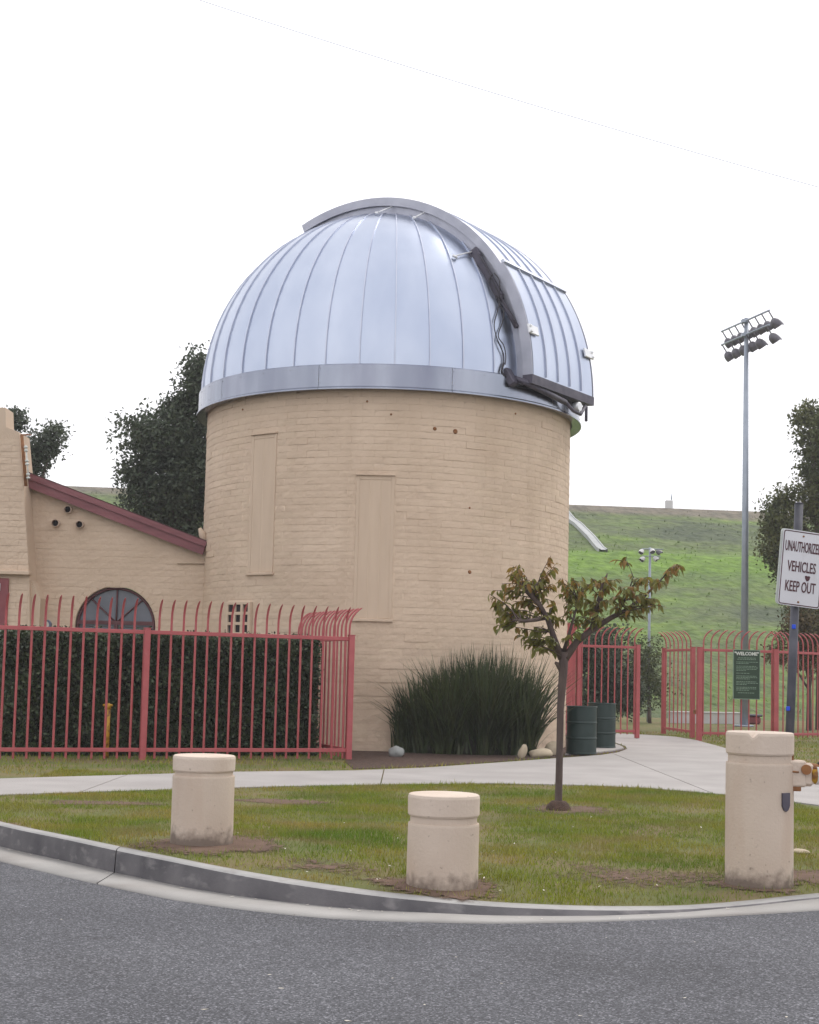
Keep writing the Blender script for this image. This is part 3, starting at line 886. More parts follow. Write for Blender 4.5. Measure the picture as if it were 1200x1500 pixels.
for sg in (-1, 1):
    mb = MB(); arc_sweep(mb, [(RP - .10, sg * (SH + .085)), (RP + .09, sg * (SH + .085)), (RP + .09, sg * (SH + .06)), (RP - .10, sg * (SH + .06))], rad(.3), FT, 24)
    mb.build('shutter_edge', M['arch'], low)
mb = MB(); arc_sweep(mb, [(RP - .10, -SH - .09), (RP + .10, -SH - .09), (RP + .10, SH + .09), (RP - .10, SH + .09)], rad(-2.0), rad(.4), 2); mb.build('bottom_channel', M['dark'], low)
mb = MB(); arc_sweep(mb, [(RP + .06, -SH - .08), (RP + .125, -SH - .08), (RP + .125, SH + .08), (RP + .06, SH + .08)], FT - .006, FT + .012, 2); mb.build('top_lip', M['seam'], low)
# actuator, cables and brackets on the near web
pn = -pv; wp = DC + pn * (SH + .10)
def wpt(u, v, out=.0):
    p = pp(u, v, wp + pn * out, pn); d = ray(u, v); oc = EYE - DC; b2 = oc.dot(d); c2 = oc.dot(oc) - (DR + .045) ** 2; q = b2 * b2 - c2
    if q > 0:
        t = -b2 - math.sqrt(q)
        if t < (p - EYE).length: p = EYE + d * t
    return p
A, B = wpt(696, 371), wpt(757, 479)
ax = (B - A).normalized(); sy = ax.cross(pn).normalized(); Mx = Matrix((ax, sy, pn)).transposed()
mid = (A + B) / 2
mb = MB(); mb.box(A.lerp(B, .30), ((B - A).length * .30, .075, .06), Mx, .015); act = mb.build('actuator', M['dark'], dome)
mb = MB(); mb.tube([A.lerp(B, .58), B], .045, 10); mb.tube([A.lerp(B, .5), A.lerp(B, .64)], .06, 10); mb.build('piston_rod', M['dark'], act)
mb = MB(); mb.box(A + ax * .02 + sy * .02, (.10, .11, .05), Mx, .01); mb.build('end_clamp', M['dark'], act)
mb = MB(); mb.tube([wpt(666, 375, -.3), wpt(694, 368)], .014, 6); mb.tube([wpt(663, 374, -.3), wpt(670, 377, -.3)], .03, 6); mb.build('stay_rod', M['bracket'], dome)
for (u0, v0, u1, v1) in ((552, 312, 574, 303), (607, 319, 622, 311)):
    mb = MB(); mb.tube([wpt(u0, v0, -.15), wpt(u1, v1, -.06)], .016, 6); mb.tube([wpt(u0 - 2, v0, -.15), wpt(u0 + 3, v0, -.15)], .03, 6); mb.build('stay_rod', M['bracket'], dome)
def bracket(c, q):
    n_ = (c - DC - pv * (c - DC).dot(pv)).normalized(); t_ = pv.cross(n_).normalized()
    mb = MB(); mb.box(c + n_ * .02, (.17, .085, .02), Matrix((pv, t_, n_)).transposed(), .008)
    for k in (-1, 1): mb.box(c + n_ * .05 + pv * q * .12 + t_ * .05 * k, (.025, .018, .02), Matrix((pv, t_, n_)).transposed(), .004)
    mb.build('shutter_bracket', M['bracket'], dome)
bracket(sp(rad(12.5), RP + .10, -SH + .03), -1); bracket(sp(rad(12.5), RP + .10, SH - .03), 1)
def cable(pts, r=.011):
    P = [wpt(u, v, o) for u, v, o in pts]; out = []
    for i in range(len(P) - 1):
        a = P[max(i - 1, 0)]; b2 = P[i]; c = P[i + 1]; d = P[min(i + 2, len(P) - 1)]
        for k in range(6):
            t = k / 6
            out.append(.5 * ((2 * b2) + (c - a) * t + (2 * a - 5 * b2 + 4 * c - d) * t * t + (3 * b2 - a - 3 * c + d) * t ** 3))
    out.append(P[-1])
    mb = MB(); mb.tube(out, r, 6); mb.build('cable', M['cable'], dome)
cable([(722, 402, .05), (716, 412, .08), (722, 428, .08), (732, 440, .08), (729, 455, .08), (724, 475, .06), (727, 492, .04), (732, 505, .02), (738, 520, .0), (738, 536, 0)])
cable([(724, 400, .05), (732, 412, .08), (731, 432, .08), (731, 445, .08), (738, 456, .08), (736, 472, .06), (730, 492, .04), (738, 506, .02), (741, 522, .0), (740, 534, 0)])
cable([(700, 372, .05), (712, 390, .07), (728, 425, .08), (740, 447, .08), (750, 460, .06), (756, 474, .05)], .010)
cable([(738, 532, 0), (735, 545, .02), (742, 553, .04), (752, 560, .05), (764, 563, .05)], .02)
# lower latch works under the shutter
def lp(q, r, z): return DC + pv * q + dv * r + Vector((0, 0, z))
mb = MB(); mb.tube([lp(-SH - .12, RP - .35, .02), lp(-SH - .12, RP - .02, -.12), lp(-SH * .4, RP + .04, -.20), lp(SH * .1, RP + .06, -.25)], .055, 8)
lat = mb.build('latch_tube', M['dark'], dome)
mb = MB(); mb.tube([lp(SH * .1, RP + .06, -.24), lp(SH * .35, RP + .08, -.36), lp(SH * .62, RP + .08, -.38), lp(SH * .82, RP + .06, -.18)], .035, 8); mb.tube([lp(SH * .9, RP + .04, -.18), lp(SH * .9, RP + .04, -.46)], .03, 6); mb.build('latch_arm', M['dark'], lat)
mb = MB(); c = lp(SH * .55, RP + .04, -.25); mb.tube([c - dv * .05, c + dv * .07], .085, 14); mb.build('latch_motor', M['bracket'], lat)
mb = MB(); mb.box(wpt(747, 553, .02), (.17, .07, .09), Mx, .02); mb.build('hinge_box', M['dark'], lat)

# ------------------------------------------------------------------ annex building on the left
YW = 27.0
bld = empty('annex_building', dp(150, 1085, YW) * 1.0, 'tan slump-block annex with maroon sloping fascia beside the tower', 'building')
bld.location.z = 0
pt = [dp(30, 697, YW), dp(318, 812, YW)]
wx0, wx1 = dp(20, 850, YW).x, -3.2
slope = (pt[1].z - pt[0].z) / (pt[1].x - pt[0].x)
def wtop(x): return pt[0].z + slope * (x - pt[0].x)
WC = dp(169, 910, YW); WRr = (dp(228, 905, YW).x - dp(110, 905, YW).x) / 2; wz = WC.z - .10
mb = MB()
# wall sheet with an arched opening
poly = [Vector((wx0, YW + .003, -.2))]
poly += [Vector((WC.x - WRr, YW + .003, -.2)), Vector((WC.x - WRr, YW + .003, wz))]
poly += [Vector((WC.x + WRr * math.cos(math.pi - math.pi * k / 20), YW + .003, wz + WRr * math.sin(math.pi * k / 20))) for k in range(1, 20)]
poly += [Vector((WC.x + WRr, YW + .003, wz)), Vector((WC.x + WRr, YW + .003, -.2)), Vector((wx1, YW + .003, -.2)), Vector((wx1, YW + .003, wtop(wx1))), Vector((wx0, YW + .003, wtop(wx0)))]
mb.prism(poly, (0, .24, 0))
bwall = mb.build('wall', M['mortar'], bld)
mb = MB(); mb.box(((wx0 + wx1) / 2 - 1.0, YW + 3.2, 1.25), (2.9, 2.85, 1.35)); mb.build('rear_block', M['mortar'], bld)
mb = MB(); mb.box((WC.x, YW + .145, wz / 2 - .55), (WRr - .002, .095, wz / 2 + .43)); mb.build('window_apron', M['mortar'], bld)
fm_full = [brick_mesh('wall_block', BL - JT, 70 + k) for k in range(4)]
for me in fm_full: me.name = 'wall_block'
def flat_bricks(x0, x1, z0, ztop, y, hole=None, maxobj=295, parent=None, z_hide=1.7):
    pl = []; c = 0; z = z0 + CH / 2
    while z < 9:
        xx = x0 + (.5 * BL if c % 2 else 0) - BL / 2
        any_ = False
        while xx < x1 + BL:
            e0, e1 = max(xx, x0), min(xx + BL, x1)
            if e1 - e0 > .08:
                zz = min(ztop(e0), ztop(e1))
                if z + CH / 2 < zz:
                    any_ = True
                    segs = [(e0, e1)]
                    if hole: segs = hole(e0, e1, z)
                    for s0, s1 in segs:
                        if s1 - s0 > .06: pl.append((s0, s1, z))
            xx += BL
        z += CH; c += 1
        if not any_ and z > 3: break
    vis = sorted(pl, key=lambda q: (q[2] < z_hide, q[2]))
    root = wloc(parent)
    P = []
    for (s0, s1, z) in vis:
        me = random.choice(fm_full)
        loc = Vector(((s0 + s1) / 2, y + random.uniform(-.003, .003), z)) - root
        P.append((me, loc, Euler((random.uniform(-.01, .03) * 0, random.uniform(-.03, .01), -math.pi / 2)), (s1 - s0 - JT) / (BL - JT)))
    rest = []
    for i, (me, loc, rot, sc_) in enumerate(P):
        if i < maxobj:
            q = link_mesh('brick', me, parent, loc, rot); q.scale = (1, sc_, 1)
        else: rest.append((me, loc, rot, sc_))
    if rest:
        off = 0; VV = []; FF = []
        for me, loc, rot, sc_ in rest:
            v, f = template(me); R = np.array(rot.to_matrix()); VV.append((v * np.array([1, sc_, 1])) @ R.T + np.array(loc)); FF += [tuple(i + off for i in q) for q in f]; off += len(v)
        me = bpy.data.meshes.new('brick_courses'); me.from_pydata(np.concatenate(VV).tolist(), [], FF); me.materials.append(M['brick'])
        q = link_mesh('brick_courses', me, parent); q['kind'] = 'stuff'
vents = [(101, 747), (83, 767), (118, 769)]
def whole(e0, e1, z):
    segs = [(e0, e1)]
    dz = z - wz
    if dz < WRr + .03:
        hw = WRr + .10 if dz <= 0 else (math.sqrt(max(0, (WRr + .10) ** 2 - dz * dz)))
        a, c = WC.x - hw, WC.x + hw; out = []
        for s0, s1 in segs:
            if s1 <= a or s0 >= c: out.append((s0, s1))
            else:
                if s0 < a: out.append((s0, a))
                if s1 > c: out.append((c, s1))
        segs = out
    return segs
flat_bricks(wx0 + .2, wx1 - .02, 0, wtop, YW, whole, parent=bwall)
# arch soldier ring of blocks, then window
mb = MB()
for k in range(17):
    a = math.pi * (k + .5) / 17
    o = Vector((math.cos(a), 0, math.sin(a))); t_ = Vector((-o.z, 0, o.x))
    mb.box(Vector((WC.x, YW + .03, wz)) + o * (WRr + .05), (.048, .035, math.pi * (WRr + .05) / 34 - .006), Matrix((o, Vector((0, 1, 0)), t_)).transposed(), .006)
mb.build('arch_blocks', M['brick'], bwall)
win = MB()
fr = []
for k in range(25):
    a = math.pi * k / 24
    fr.append(Vector((WC.x + (WRr - .035) * math.cos(a), YW + .07, wz + (WRr - .035) * math.sin(a))))
win.tube([Vector((fr[0].x, YW + .07, -.0 + .9))] + fr + [Vector((fr[-1].x, YW + .07, .9))], .028, 6)
M['window'] = material('dull_maroon_sash', [(.085, .028, .034), (.13, .045, .05)], scale=4, rough=.6)
wf = win.build('arched_window', M['window'], bld)
mb = MB()
zb = dp(169, 912, YW).z
for a in (rad(45), rad(90), rad(135)):
    mb.tube([Vector((WC.x, YW + .08, zb)), Vector((WC.x + (WRr - .04) * math.cos(a), YW + .08, zb + (WRr - .10) * math.sin(a)))], .016, 6)
mb.box((WC.x, YW + .08, zb), (WRr - .05, .025, .035)); mb.box((WC.x, YW + .081, zb - .35), (.03, .022, .33))
mb.build('muntin', M['window'], wf)
mb = MB(); mb.prism([Vector((WC.x + (WRr - .03) * math.cos(math.pi * k / 24), YW + .11, wz + (WRr - .03) * math.sin(math.pi * k / 24))) for k in range(25)], (0, .012, 0)); mb.build('pane', M['glass'], wf)
mb = MB(); mb.box((WC.x, YW + .116, wz - .32), (WRr - .03, .006, .31)); mb.build('pane', M['glass'], wf)
# fascia and roof
fa, fb = dp(36, 693, YW - .18), dp(303, 796, YW - .18)
dr = (fb - fa); dr.y = 0; dr.normalize(); nrm = Vector((-dr.z, 0, dr.x))
th = .23
mb = MB(); mb.prism([fa, fa + (fb - fa), fb - nrm * th, fa - nrm * th], (0, .06, 0)); fas = mb.build('fascia_board', M['fascia'], bld)
mb = MB(); mb.prism([fa + nrm * .03 - Vector((0, .035, 0)), fb + nrm * .03 - Vector((0, .035, 0)), fb - nrm * .075 - Vector((0, .035, 0)), fa - nrm * .075 - Vector((0, .035, 0))], (0, .033, 0)); mb.build('drip_trim', M['fascia'], fas)
mb = MB(); mb.prism([fa + nrm * .05 + Vector((0, .02, 0)), fb + nrm * .05 + Vector((0, .02, 0)), fb - nrm * .06 + Vector((0, .065, 0)), fa - nrm * .06 + Vector((0, .065, 0))], (0, 5.6, 0)); mb.build('roof', M['roof'], bld)
# mortar fillet where roof meets the tower
c = dp(297, 783, YW - .05); mb = MB(); mb.tube([c + Vector((-.06, 0, .12)), c, c + Vector((.05, 0, -.16))], [.03, .075, .06], 8); mb.build('roof_flashing', M['mortar'], bld)
for (u, v) in vents:
    c = dp(u, v, YW); mb = MB()
    mb.lathe([(.062, -.12), (.076, -.12), (.076, .10), (.062, .10), (.062, -.12)], (0, 0, 0), 20)
    mb.v = [tuple(Vector((p[0], p[2], p[1])) + c) for p in mb.v]
    vo = mb.build('vent_pipe', M['terracotta'], bld)
    mb = MB(); mb.tube([c + Vector((0, -.02, 0)), c + Vector((0, -.012, 0))], .063, 16); mb.build('vent_dark', M['black'], vo)  # black disc painted as the shade inside the pipe
# tapered chimney stack with shoulder, ledge, door surround
yc = YW - .55
def q(u, v, dy=0): return dp(u, v, yc + dy)
mb = MB()
cl = [q(-90, 632), q(-90, 1110), q(45, 1110), q(43, 842), q(34, 700), q(28, 633), q(10, 626), q(-90, 622)]
mb.prism(cl, (0, .75, 0)); chim = mb.build('chimney', M['mortar'], bld)
def chim_top(x): return q(20, 640).z
ez = [q(43, 842), q(34, 700), q(28, 633)]
def chim_edge(e0, e1, z): return [(e0, min(e1, float(np.interp(z, [p.z for p in ez], [p.x for p in ez])) - .004))]
flat_bricks(q(-80, 700).x, q(44, 842).x, 0, chim_top, yc - .006, chim_edge, 120, chim, z_hide=2.0)
mb = MB(); mb.prism([q(-90, 597), q(8, 597), q(9, 627), q(-90, 623)], (0, .55, 0)); mb.build('flue', M['board'], chim)
mb = MB(); a = q(-90, 838); c = q(44, 840); mb.box(((a.x + c.x) / 2, yc - .04, c.z), ((c.x - a.x) / 2 + .02, .10, .035), None, .01); mb.build('ledge', M['brick'], chim)
mb = MB(); p0 = q(43, 845); p1 = q(57, 876)
mb.prism([Vector((p0.x - .03, yc + .12, p0.z)), Vector((p1.x, yc + .12, p1.z)), Vector((p1.x, yc + .12, -.1)), Vector((p0.x - .03, yc + .12, -.1))], (0, .45, 0)); mb.build('buttress', M['mortar'], chim)
mb = MB(); a = q(-40, 846); c = q(7, 1000); mb.box(((a.x + c.x) / 2, yc - .02, (a.z + c.z) / 2), ((c.x - a.x) / 2, .035, (a.z - c.z) / 2), None, .01); dd = mb.build('door_surround', M['maroon'], chim)
mb = MB(); c = q(-6, 860); mb.box(c + Vector((0, -.07, 0)), (.10, .008, .07), None, .002); mb.build('notice_plate', M['white'], dd)
# conduit with couplings on the chimney edge
mb = MB(); mb.tube([q(31, 637, -.04), q(46, 637, -.04)], .016, 6); mb.tube([q(32, 637, -.04), q(38, 712, -.04)], .03, 6); con = mb.build('downpipe', M['rust'], bld)
mb = MB(); mb.tube([q(38, 652, -.08), q(42, 701, -.08)], .012, 6)
for (u, v) in ((38, 655), (38.3, 660), (39.6, 675), (40, 680), (41.3, 695), (41.6, 700)): mb.tube([q(u, v - 1.3, -.08), q(u, v + 1.3, -.08)], .034, 8)
mb.build('conduit', M['insul'], bld)
# thin conduit onto the tower
mb = MB(); mb.tube([dp(260, 825, YW - .03), dp(298, 825, YW - .03), dp(304, 823, YW - .12), dp(313, 823, YW - .60), dp(317, 829, YW - .68), dp(317, 885, YW - .68)], .014, 6); mb.build('wall_conduit', M['mortar'], bld)
c = dp(67, 915, YW - .09); mb = MB(); mb.tube([c, c + Vector((0, .10, 0))], [.085, .10], 18); mt = mb.build('round_meter', M['blue'], bld)
mb = MB(); mb.tube([c + Vector((0, -.012, 0)), c + Vector((0, -.003, 0))], .066, 16); mb.build('meter_face', M['insul'], mt)
mt.data.materials[0] = material('meter_blue_grey', [(.10, .13, .22), (.16, .19, .28)], rough=.4)

# ------------------------------------------------------------------ red steel fences
def picket_mesh(zb_, zt, zb_bend, hook, r=.017, lean=1.0):
    """one picket, local origin at the ground, hooking towards local +x"""
    mb = MB(); pts = [(0, 0, zb_), (0, 0, zb_bend)]
    for k in range(1, 7):
        t = k / 6; a = t * rad(68) * lean
        pts.append((hook * (1 - math.cos(a)) / (1 - math.cos(rad(68) * lean)), 0, zb_bend + (zt - zb_bend) * math.sin(a) / math.sin(rad(68) * lean)))
    mb.tube(pts, [r] * 6 + [r * .85, r * .45], 4, smooth=False)
    return mb.mesh('picket', M['red'])
PK = picket_mesh(.02, 2.32, 2.02, .17)
PKG = picket_mesh(.10, 2.45, 2.17, .20, .016)
def fence_run(root, A, B, spacing, zr, zb_, hook_dir, pk, rail=.028, posts=(), ph=.045, ptop=0, first=0.5, pbot=-.02):
    A = Vector((A.x, A.y, 0)); B = Vector((B.x, B.y, 0)); L = (B - A).length; d = (B - A) / L
    ang = math.atan2(hook_dir.y, hook_dir.x); Mx = Matrix((d, Vector((-d.y, d.x, 0)), Vector((0, 0, 1)))).transposed()
    rt = wloc(root)
    for z in (zr, zb_):
        mb = MB(); mb.box((A + B) / 2 + Vector((0, 0, z)), (L / 2 - ph * .3, rail * .62, rail), Mx, .004); mb.build('rail', M['red'], root)
    n = int(round(L / spacing))
    pd = [(B - A).length * t for t in posts]
    for k in range(n):
        s = (k + first) * L / n
        if any(abs(s - x_) < ph + .02 for x_ in pd): continue
        o = link_mesh('picket', pk, root, A + d * s - rt, (0, 0, ang + random.uniform(-.05, .05)))
    for x_ in pd:
        p = A + d * x_; mb = MB(); hgt = zr + .05 + ptop
        mb.box(p + Vector((0, 0, (hgt + pbot) / 2)), (ph, ph, (hgt - pbot) / 2), Mx, .006); mb.box(p + Vector((0, 0, hgt + .006)), (ph + .004, ph + .004, .007), Mx); mb.build('post', M['red'], root)
cor = gp(510, 1113); lf = gp(0, 1112.5)
fdir = (Vector((lf.x, lf.y - .15, 0)) - Vector((cor.x, cor.y, 0))).normalized()
fen = empty('street_fence', (cor.x, cor.y, 0), 'red picket fence with bent tips in front of the clipped hedge', 'fence', 'red steel fences')
Lf = 7.6
nout = Vector((-fdir.y, fdir.x, 0)); 
if nout.y > 0: nout = -nout
fence_run(fen, cor, cor + fdir * Lf, .1815, 1.845, .145, nout, PK, posts=(0, 3.16 / Lf, 6.32 / Lf))
ret_end = Vector((-1.90, 24.65, 0))
rd_ = (ret_end - Vector((cor.x, cor.y, 0))).normalized(); rn = Vector((rd_.y, -rd_.x, 0))
fence_run(fen, cor, ret_end, .19, 1.845, .145, rn, picket_mesh(.02, 2.33, 2.0, .20), posts=(1.0,))
# gate leaf standing open beside the drums
GA, GB = gp(846, 1081.5), gp(933, 1082.5)
gl = empty('gate_leaf', (GB.x, GB.y, 0), 'open red gate leaf standing behind the two green drums', 'gate', 'red steel fences')
fence_run(gl, GA, GB, .155, 2.02, .17, Vector((1, -.35, 0)), PKG, posts=(0, 1), ph=.045, pbot=.02)
mb = MB(); mb.tube([(GB.x, GB.y, .2), (GB.x, GB.y, -.03)], .018, 6); mb.build('drop_bolt', M['rust'], gl)
GH = GA + (GA - GB).normalized() * .14
mb = MB(); mb.box(Vector((GH.x, GH.y, 1.03)), (.06, .06, 1.06), None, .006); mb.build('hinge_post', M['red'], gl)
# short fence stub from the hinge post towards the tower
st = empty('fence_stub', (GH.x, GH.y, 0), 'short red fence stub between the tower wall and the open gate leaf', 'fence', 'red steel fences')
GE = Vector((TC.x + 3.46, 29.2, 0))
fence_run(st, GH + (GE - GH).normalized() * .09, GE, .155, 2.02, .17, Vector((1, 0, 0)), PKG)
# second gate leaf swung back on the far side
HA, HB = gp(972, 1076), gp(1014, 1082)
g2 = empty('gate_leaf', (HB.x, HB.y, 0), 'narrow looking red gate leaf swung back beside the welcome sign fence', 'gate', 'red steel fences')
fence_run(g2, HA, HB, .27, 2.02, .16, Vector((-1, -.1, 0)), PKG, posts=(0, 1), ph=.05, pbot=.02)
# right hand fence
RA, RB = gp(1024, 1085), gp(1136, 1089)
RA = Vector((RA.x, RA.y, 0)); dB = dp(1136, 1050, 32.0); RB = Vector((dB.x, dB.y, 0)); dC = dp(1290, 1050, 34.2); RC = Vector((dC.x, dC.y, 0))
rf = empty('park_fence', (RA.x, RA.y, 0), 'red picket fence carrying the green welcome sign', 'fence', 'red steel fences')
fence_run(rf, RA, RB, .175, 2.0, .17, Vector((1, -.2, 0)), PKG, posts=(0, 1), ph=.055)
fence_run(rf, RB, RC, .175, 2.0, .17, Vector((-1, -.1, 0)), PKG, posts=(1,), ph=.055)
mb = MB(); mb.box(((RA.x + HB.x) / 2, (RA.y + HB.y) / 2, .62), (.05, .05, .05), None, .01); mb.build('latch', M['rust'], rf)

# ------------------------------------------------------------------ welcome board
def text_mesh(body, size, mat, name, parent, Mw, bold=0.0, xs=1.0, align='CENTER'):
    cu = bpy.data.curves.new('t', 'FONT'); cu.body = body; cu.size = size; cu.align_x = align; cu.align_y = 'CENTER'; cu.extrude = .0015; cu.offset = bold
    cu.resolution_u = 3
    ob = bpy.data.objects.new('t', cu); C.objects.link(ob)
    bpy.context.view_layer.update()
    me = bpy.data.meshes.new_from_object(ob.evaluated_get(bpy.context.evaluated_depsgraph_get()))
    bpy.data.objects.remove(ob); bpy.data.curves.remove(cu)
    me.transform(Matrix.Diagonal((xs, 1, 1, 1)))
    me.materials.clear(); me.materials.append(mat); me.name = name
    o = bpy.data.objects.new(name, me); C.objects.link(o); o.parent = parent
    o.matrix_local = Matrix.Translation(-wloc(parent)) @ Mw
    return o
fd = (RB - RA).normalized()
c = pp(1093.5, 988, RA + Vector((0, -.08, 0)), Vector((fd.y, -fd.x, 0)))
cz = c.copy()
wb = empty('welcome_sign', cz - Vector((0, 0, .52)), 'dark green welcome notice board fixed on the red fence', 'sign')
Mw = Matrix((Vector((fd.x, fd.y, 0)), Vector((0, 0, 1)), Vector((fd.y, -fd.x, 0)))).transposed().to_4x4()
Mb = Mw.to_3x3()
hw_, hh_ = .30, .54
mb = MB(); mb.box(cz, (hw_, hh_, .012), Mb, .004); mb.build('board', M['signgreen'], wb)
mb = MB()
for sx, sy, hx, hy in ((0, hh_, hw_ + .006, .007), (0, -hh_, hw_ + .006, .007), (hw_, 0, .007, hh_ - .008), (-hw_, 0, .007, hh_ - .008)):
    mb.box(cz + Mb @ Vector((sx, sy, .004)), (hx, hy, .016), Mb)
mb.build('edge_frame', M['signline'], wb)
T0 = Matrix.Translation(cz) @ Mw @ Matrix.Translation((0, 0, .0145))
text_mesh('"WELCOME"', .10, M['insul'], 'heading', wb, T0 @ Matrix.Translation((0, .455, 0)), .004, 1.0)
mb = MB(); yy = .365
r5 = random.Random(5)
for blk, nl, cen in ((0, 2, 1), (1, 2, 0), (2, 4, 0), (3, 1, 0), (4, 3, 0), (5, 3, 0), (6, 3, 0), (7, 1, 1)):
    for k in range(nl):
        l_ = r5.uniform(.14, .22) if cen else (.235 if k < nl - 1 else r5.uniform(.12, .23))
        x0 = -l_ if cen else -.235
        xx = x0
        while xx < x0 + 2 * l_ - .02:
            wl = r5.uniform(.02, .06); mb.box(cz + Mb @ Vector((xx + wl / 2, yy, .013)), (wl / 2, .0065, .0015), Mb); xx += wl + .012
        yy -= .032
    yy -= .028
mb.build('small_print', M['signline'], wb)
mb = MB()
for k in (-1, 1): mb.box(cz + Mb @ Vector((0, .30 * k, -.03)), (hw_ - .04, .015, .018), Mb)
mb.build('fixing_strap', M['pole'], wb)

# ------------------------------------------------------------------ bollards
def bollard(name, base, R, H, label, cap_h, groove, seed, chip=None):
    t = empty(name, base, label, 'bollard', 'round concrete bollards along the kerb'); t['group'] = 'round concrete bollards along the kerb'
    r = random.Random(seed)
    mb = MB(); n = 96
    prof = [(R * 1.0, -.12), (R * 1.005, .0), (R * 1.0, H * .3), (R * .995, H - cap_h - groove - .012), (R * .985, H - cap_h - groove), (R * .935, H - cap_h - groove), (R * .935, H - cap_h + .01)]
    mb.lathe(prof, base, n, smooth=False)
    vv = []
    for p in mb.v:
        q = Vector(p); k = .004 * noise.noise((q.x * 5, q.y * 5, q.z * 5 + seed))
        d = Vector((q.x - base.x, q.y - base.y, 0)); d.normalize(); vv.append(tuple(q + d * k))
    mb.v = vv
    body = mb.build('shaft', M['bollard_body'], t, at=base)
    body.rotation_euler.z = seed * 1.7
    mb = MB(); prof = [(R * .5, H - cap_h), (R * .97, H - cap_h), (R * 1.0, H - cap_h + .012), (R * 1.005, H - .02), (R * .985, H - .004), (R * .95, H), (R * .5, H + .002), (0.001, H + .002)]
    mb.lathe(prof, base, n, smooth=False)
    if chip is not None:
        vv = []
        for p in mb.v:
            q = Vector(p); a = math.atan2(q.y - base.y, q.x - base.x); k = max(0, 1 - abs(a - chip) / .16)
            if q.z > base.z + H - .03 and k > 0 and math.hypot(q.x - base.x, q.y - base.y) > R * .9: q.z -= .035 * k
            vv.append(tuple(q))
        mb.v = vv
    mb.build('cap', M['bollard'], t)
    return t
RB_ = .226
def base_of(u, v): return gph(u, v)
b1 = B1.copy(); b1.z = hz(b1.x, b1.y) - .0; b1 = b1 * (1 + RB_ * .9 / b1.y)
bollard('short_bollard', Vector((b1.x, b1.y, hz(b1.x, b1.y))), RB_, .635, 'short tan concrete bollard standing in bare dirt before the hedge', .115, .03, 3)
b2 = gph(647.5, 1306); b2 = b2 * (1 + RB_ / b2.y); b2.z = 0
bollard('short_bollard', b2, RB_, .605, 'short tan concrete bollard at the kerb by the young tree', .135, .045, 8)
b3 = gph(1112, 1303); b3 = b3 * (1 + RB_ / b3.y); b3.z = 0
tb = bollard('tall_bollard', b3, .224, 1.02, 'tall tan concrete bollard holding the yellow barrier hinge', .15, .055, 21, chip=rad(-115))
# dark plate on the tall bollard, its colour standing in for a shaded recess
a = rad(-56); o = Vector((math.cos(a), math.sin(a), 0)); s = Vector((-o.y, o.x, 0))
c = b3 + o * .222 + Vector((0, 0, b3.z * 0 + .575))
mb = MB(); mb.prism([c + s * x_ + Vector((0, 0, z_)) for x_, z_ in ((-.035, .055), (.035, .055), (.035, -.03), (.02, -.058), (0, -.068), (-.02, -.058), (-.035, -.03))], o * .012); mb.build('latch_dark_plate', M['dark'], tb)
# barrier arm
ba = empty('barrier_arm', b3 + Vector((.26, 0, 0)), 'rusty yellow and white swing barrier arm hinged on the tall bollard', 'barrier')
hc = dp(1171, 1133, b3.y - .05)
mb = MB(); mb.box(hc + Vector((-.025, 0, 0)), (.06, .055, .088), None, .012); mb.box(hc + Vector((.045, 0, -.005)), (.045, .045, .078), None, .02); hb = mb.build('hinge_box', M['bollard'], ba)
mb = MB(); mb.box(hc + Vector((-.055, .01, .16)), (.014, .03, .09), None, .004); mb.tube([hc + Vector((-.13, -.06, .02)), hc + Vector((-.02, -.06, .012))], .006, 6); mb.box(hc + Vector((-.03, -.02, -.10)), (.03, .03, .015), None, .004); mb.build('strap', M['rust'], hb)
mb = MB(); mb.tube([hc + Vector((.03, -.04, .03)), hc + Vector((.03, -.07, .03))], .034, 14); mb.tube([hc + Vector((.02, .0, .045)), hc + Vector((.13, 0, .03))], .035, 10); mb.build('hinge_pin', M['rust'], hb)
a0 = hc + Vector((.07, 0, -.01)); a1 = hc + Vector((2.6, .25, -.02))
mb = MB(); mb.tube([a0, a0.lerp(a1, .035), a0.lerp(a1, .036), a1], [.055, .062, .062, .062], 14); mb.build('yellow_arm', M['yellow'], ba)
mb = MB(); mb.tube([a0.lerp(a1, .014) + Vector((0, 0, .004)), a0.lerp(a1, .22) + Vector((0, 0, .004))], .0655, 14); mb.build('white_sleeve', M['white'], ba)
mb = MB(); mb.tube([hc + Vector((.13, 0, .06)), hc + Vector((.24, .02, .10)), hc + Vector((.6, .06, .12))], .018, 8); mb.build('lift_handle', M['dark'], ba)

# ------------------------------------------------------------------ warning sign on its post
YS = b3.y + .62
pb = dp(1154, 1200, YS); pb.z = 0; ptop = dp(1170.5, 738, YS)
pbx = dp(1157, 1075, YS); dirp = (ptop - pbx).normalized(); pb = pbx - dirp * (pbx.z / dirp.z)
sg = empty('warning_sign', pb, 'white unauthorized vehicles keep out sign on a dark post', 'sign')
mb = MB(); mb.tube([pb - dirp * .1, ptop], .031, 16); mb.tube([ptop, ptop + dirp * .01], [.033, .02], 16); post = mb.build('post', M['post'], sg)
mb = MB()
for (u, v) in ((1163, 918), (1154.5, 1038)):
    p = dp(u, v, YS - .032); mb.box(p, (.014, .006, .016), None, .004)
mb.build('blue_sticker', M['blue'], post)
sc_ = dp(1174, 833.5, YS - .05)
yaw = rad(-14); tilt = rad(-5.0)
ex = Vector((math.cos(yaw), -math.sin(yaw), 0)); ez = Vector((0, 0, 1)); en = ex.cross(ez)
ex2 = ex * math.cos(tilt) + ez * math.sin(tilt); ey2 = -ex * math.sin(tilt) + ez * math.cos(tilt); en2 = ex2.cross(ey2)
Ms = Matrix((ex2, ey2, en2)).transposed()
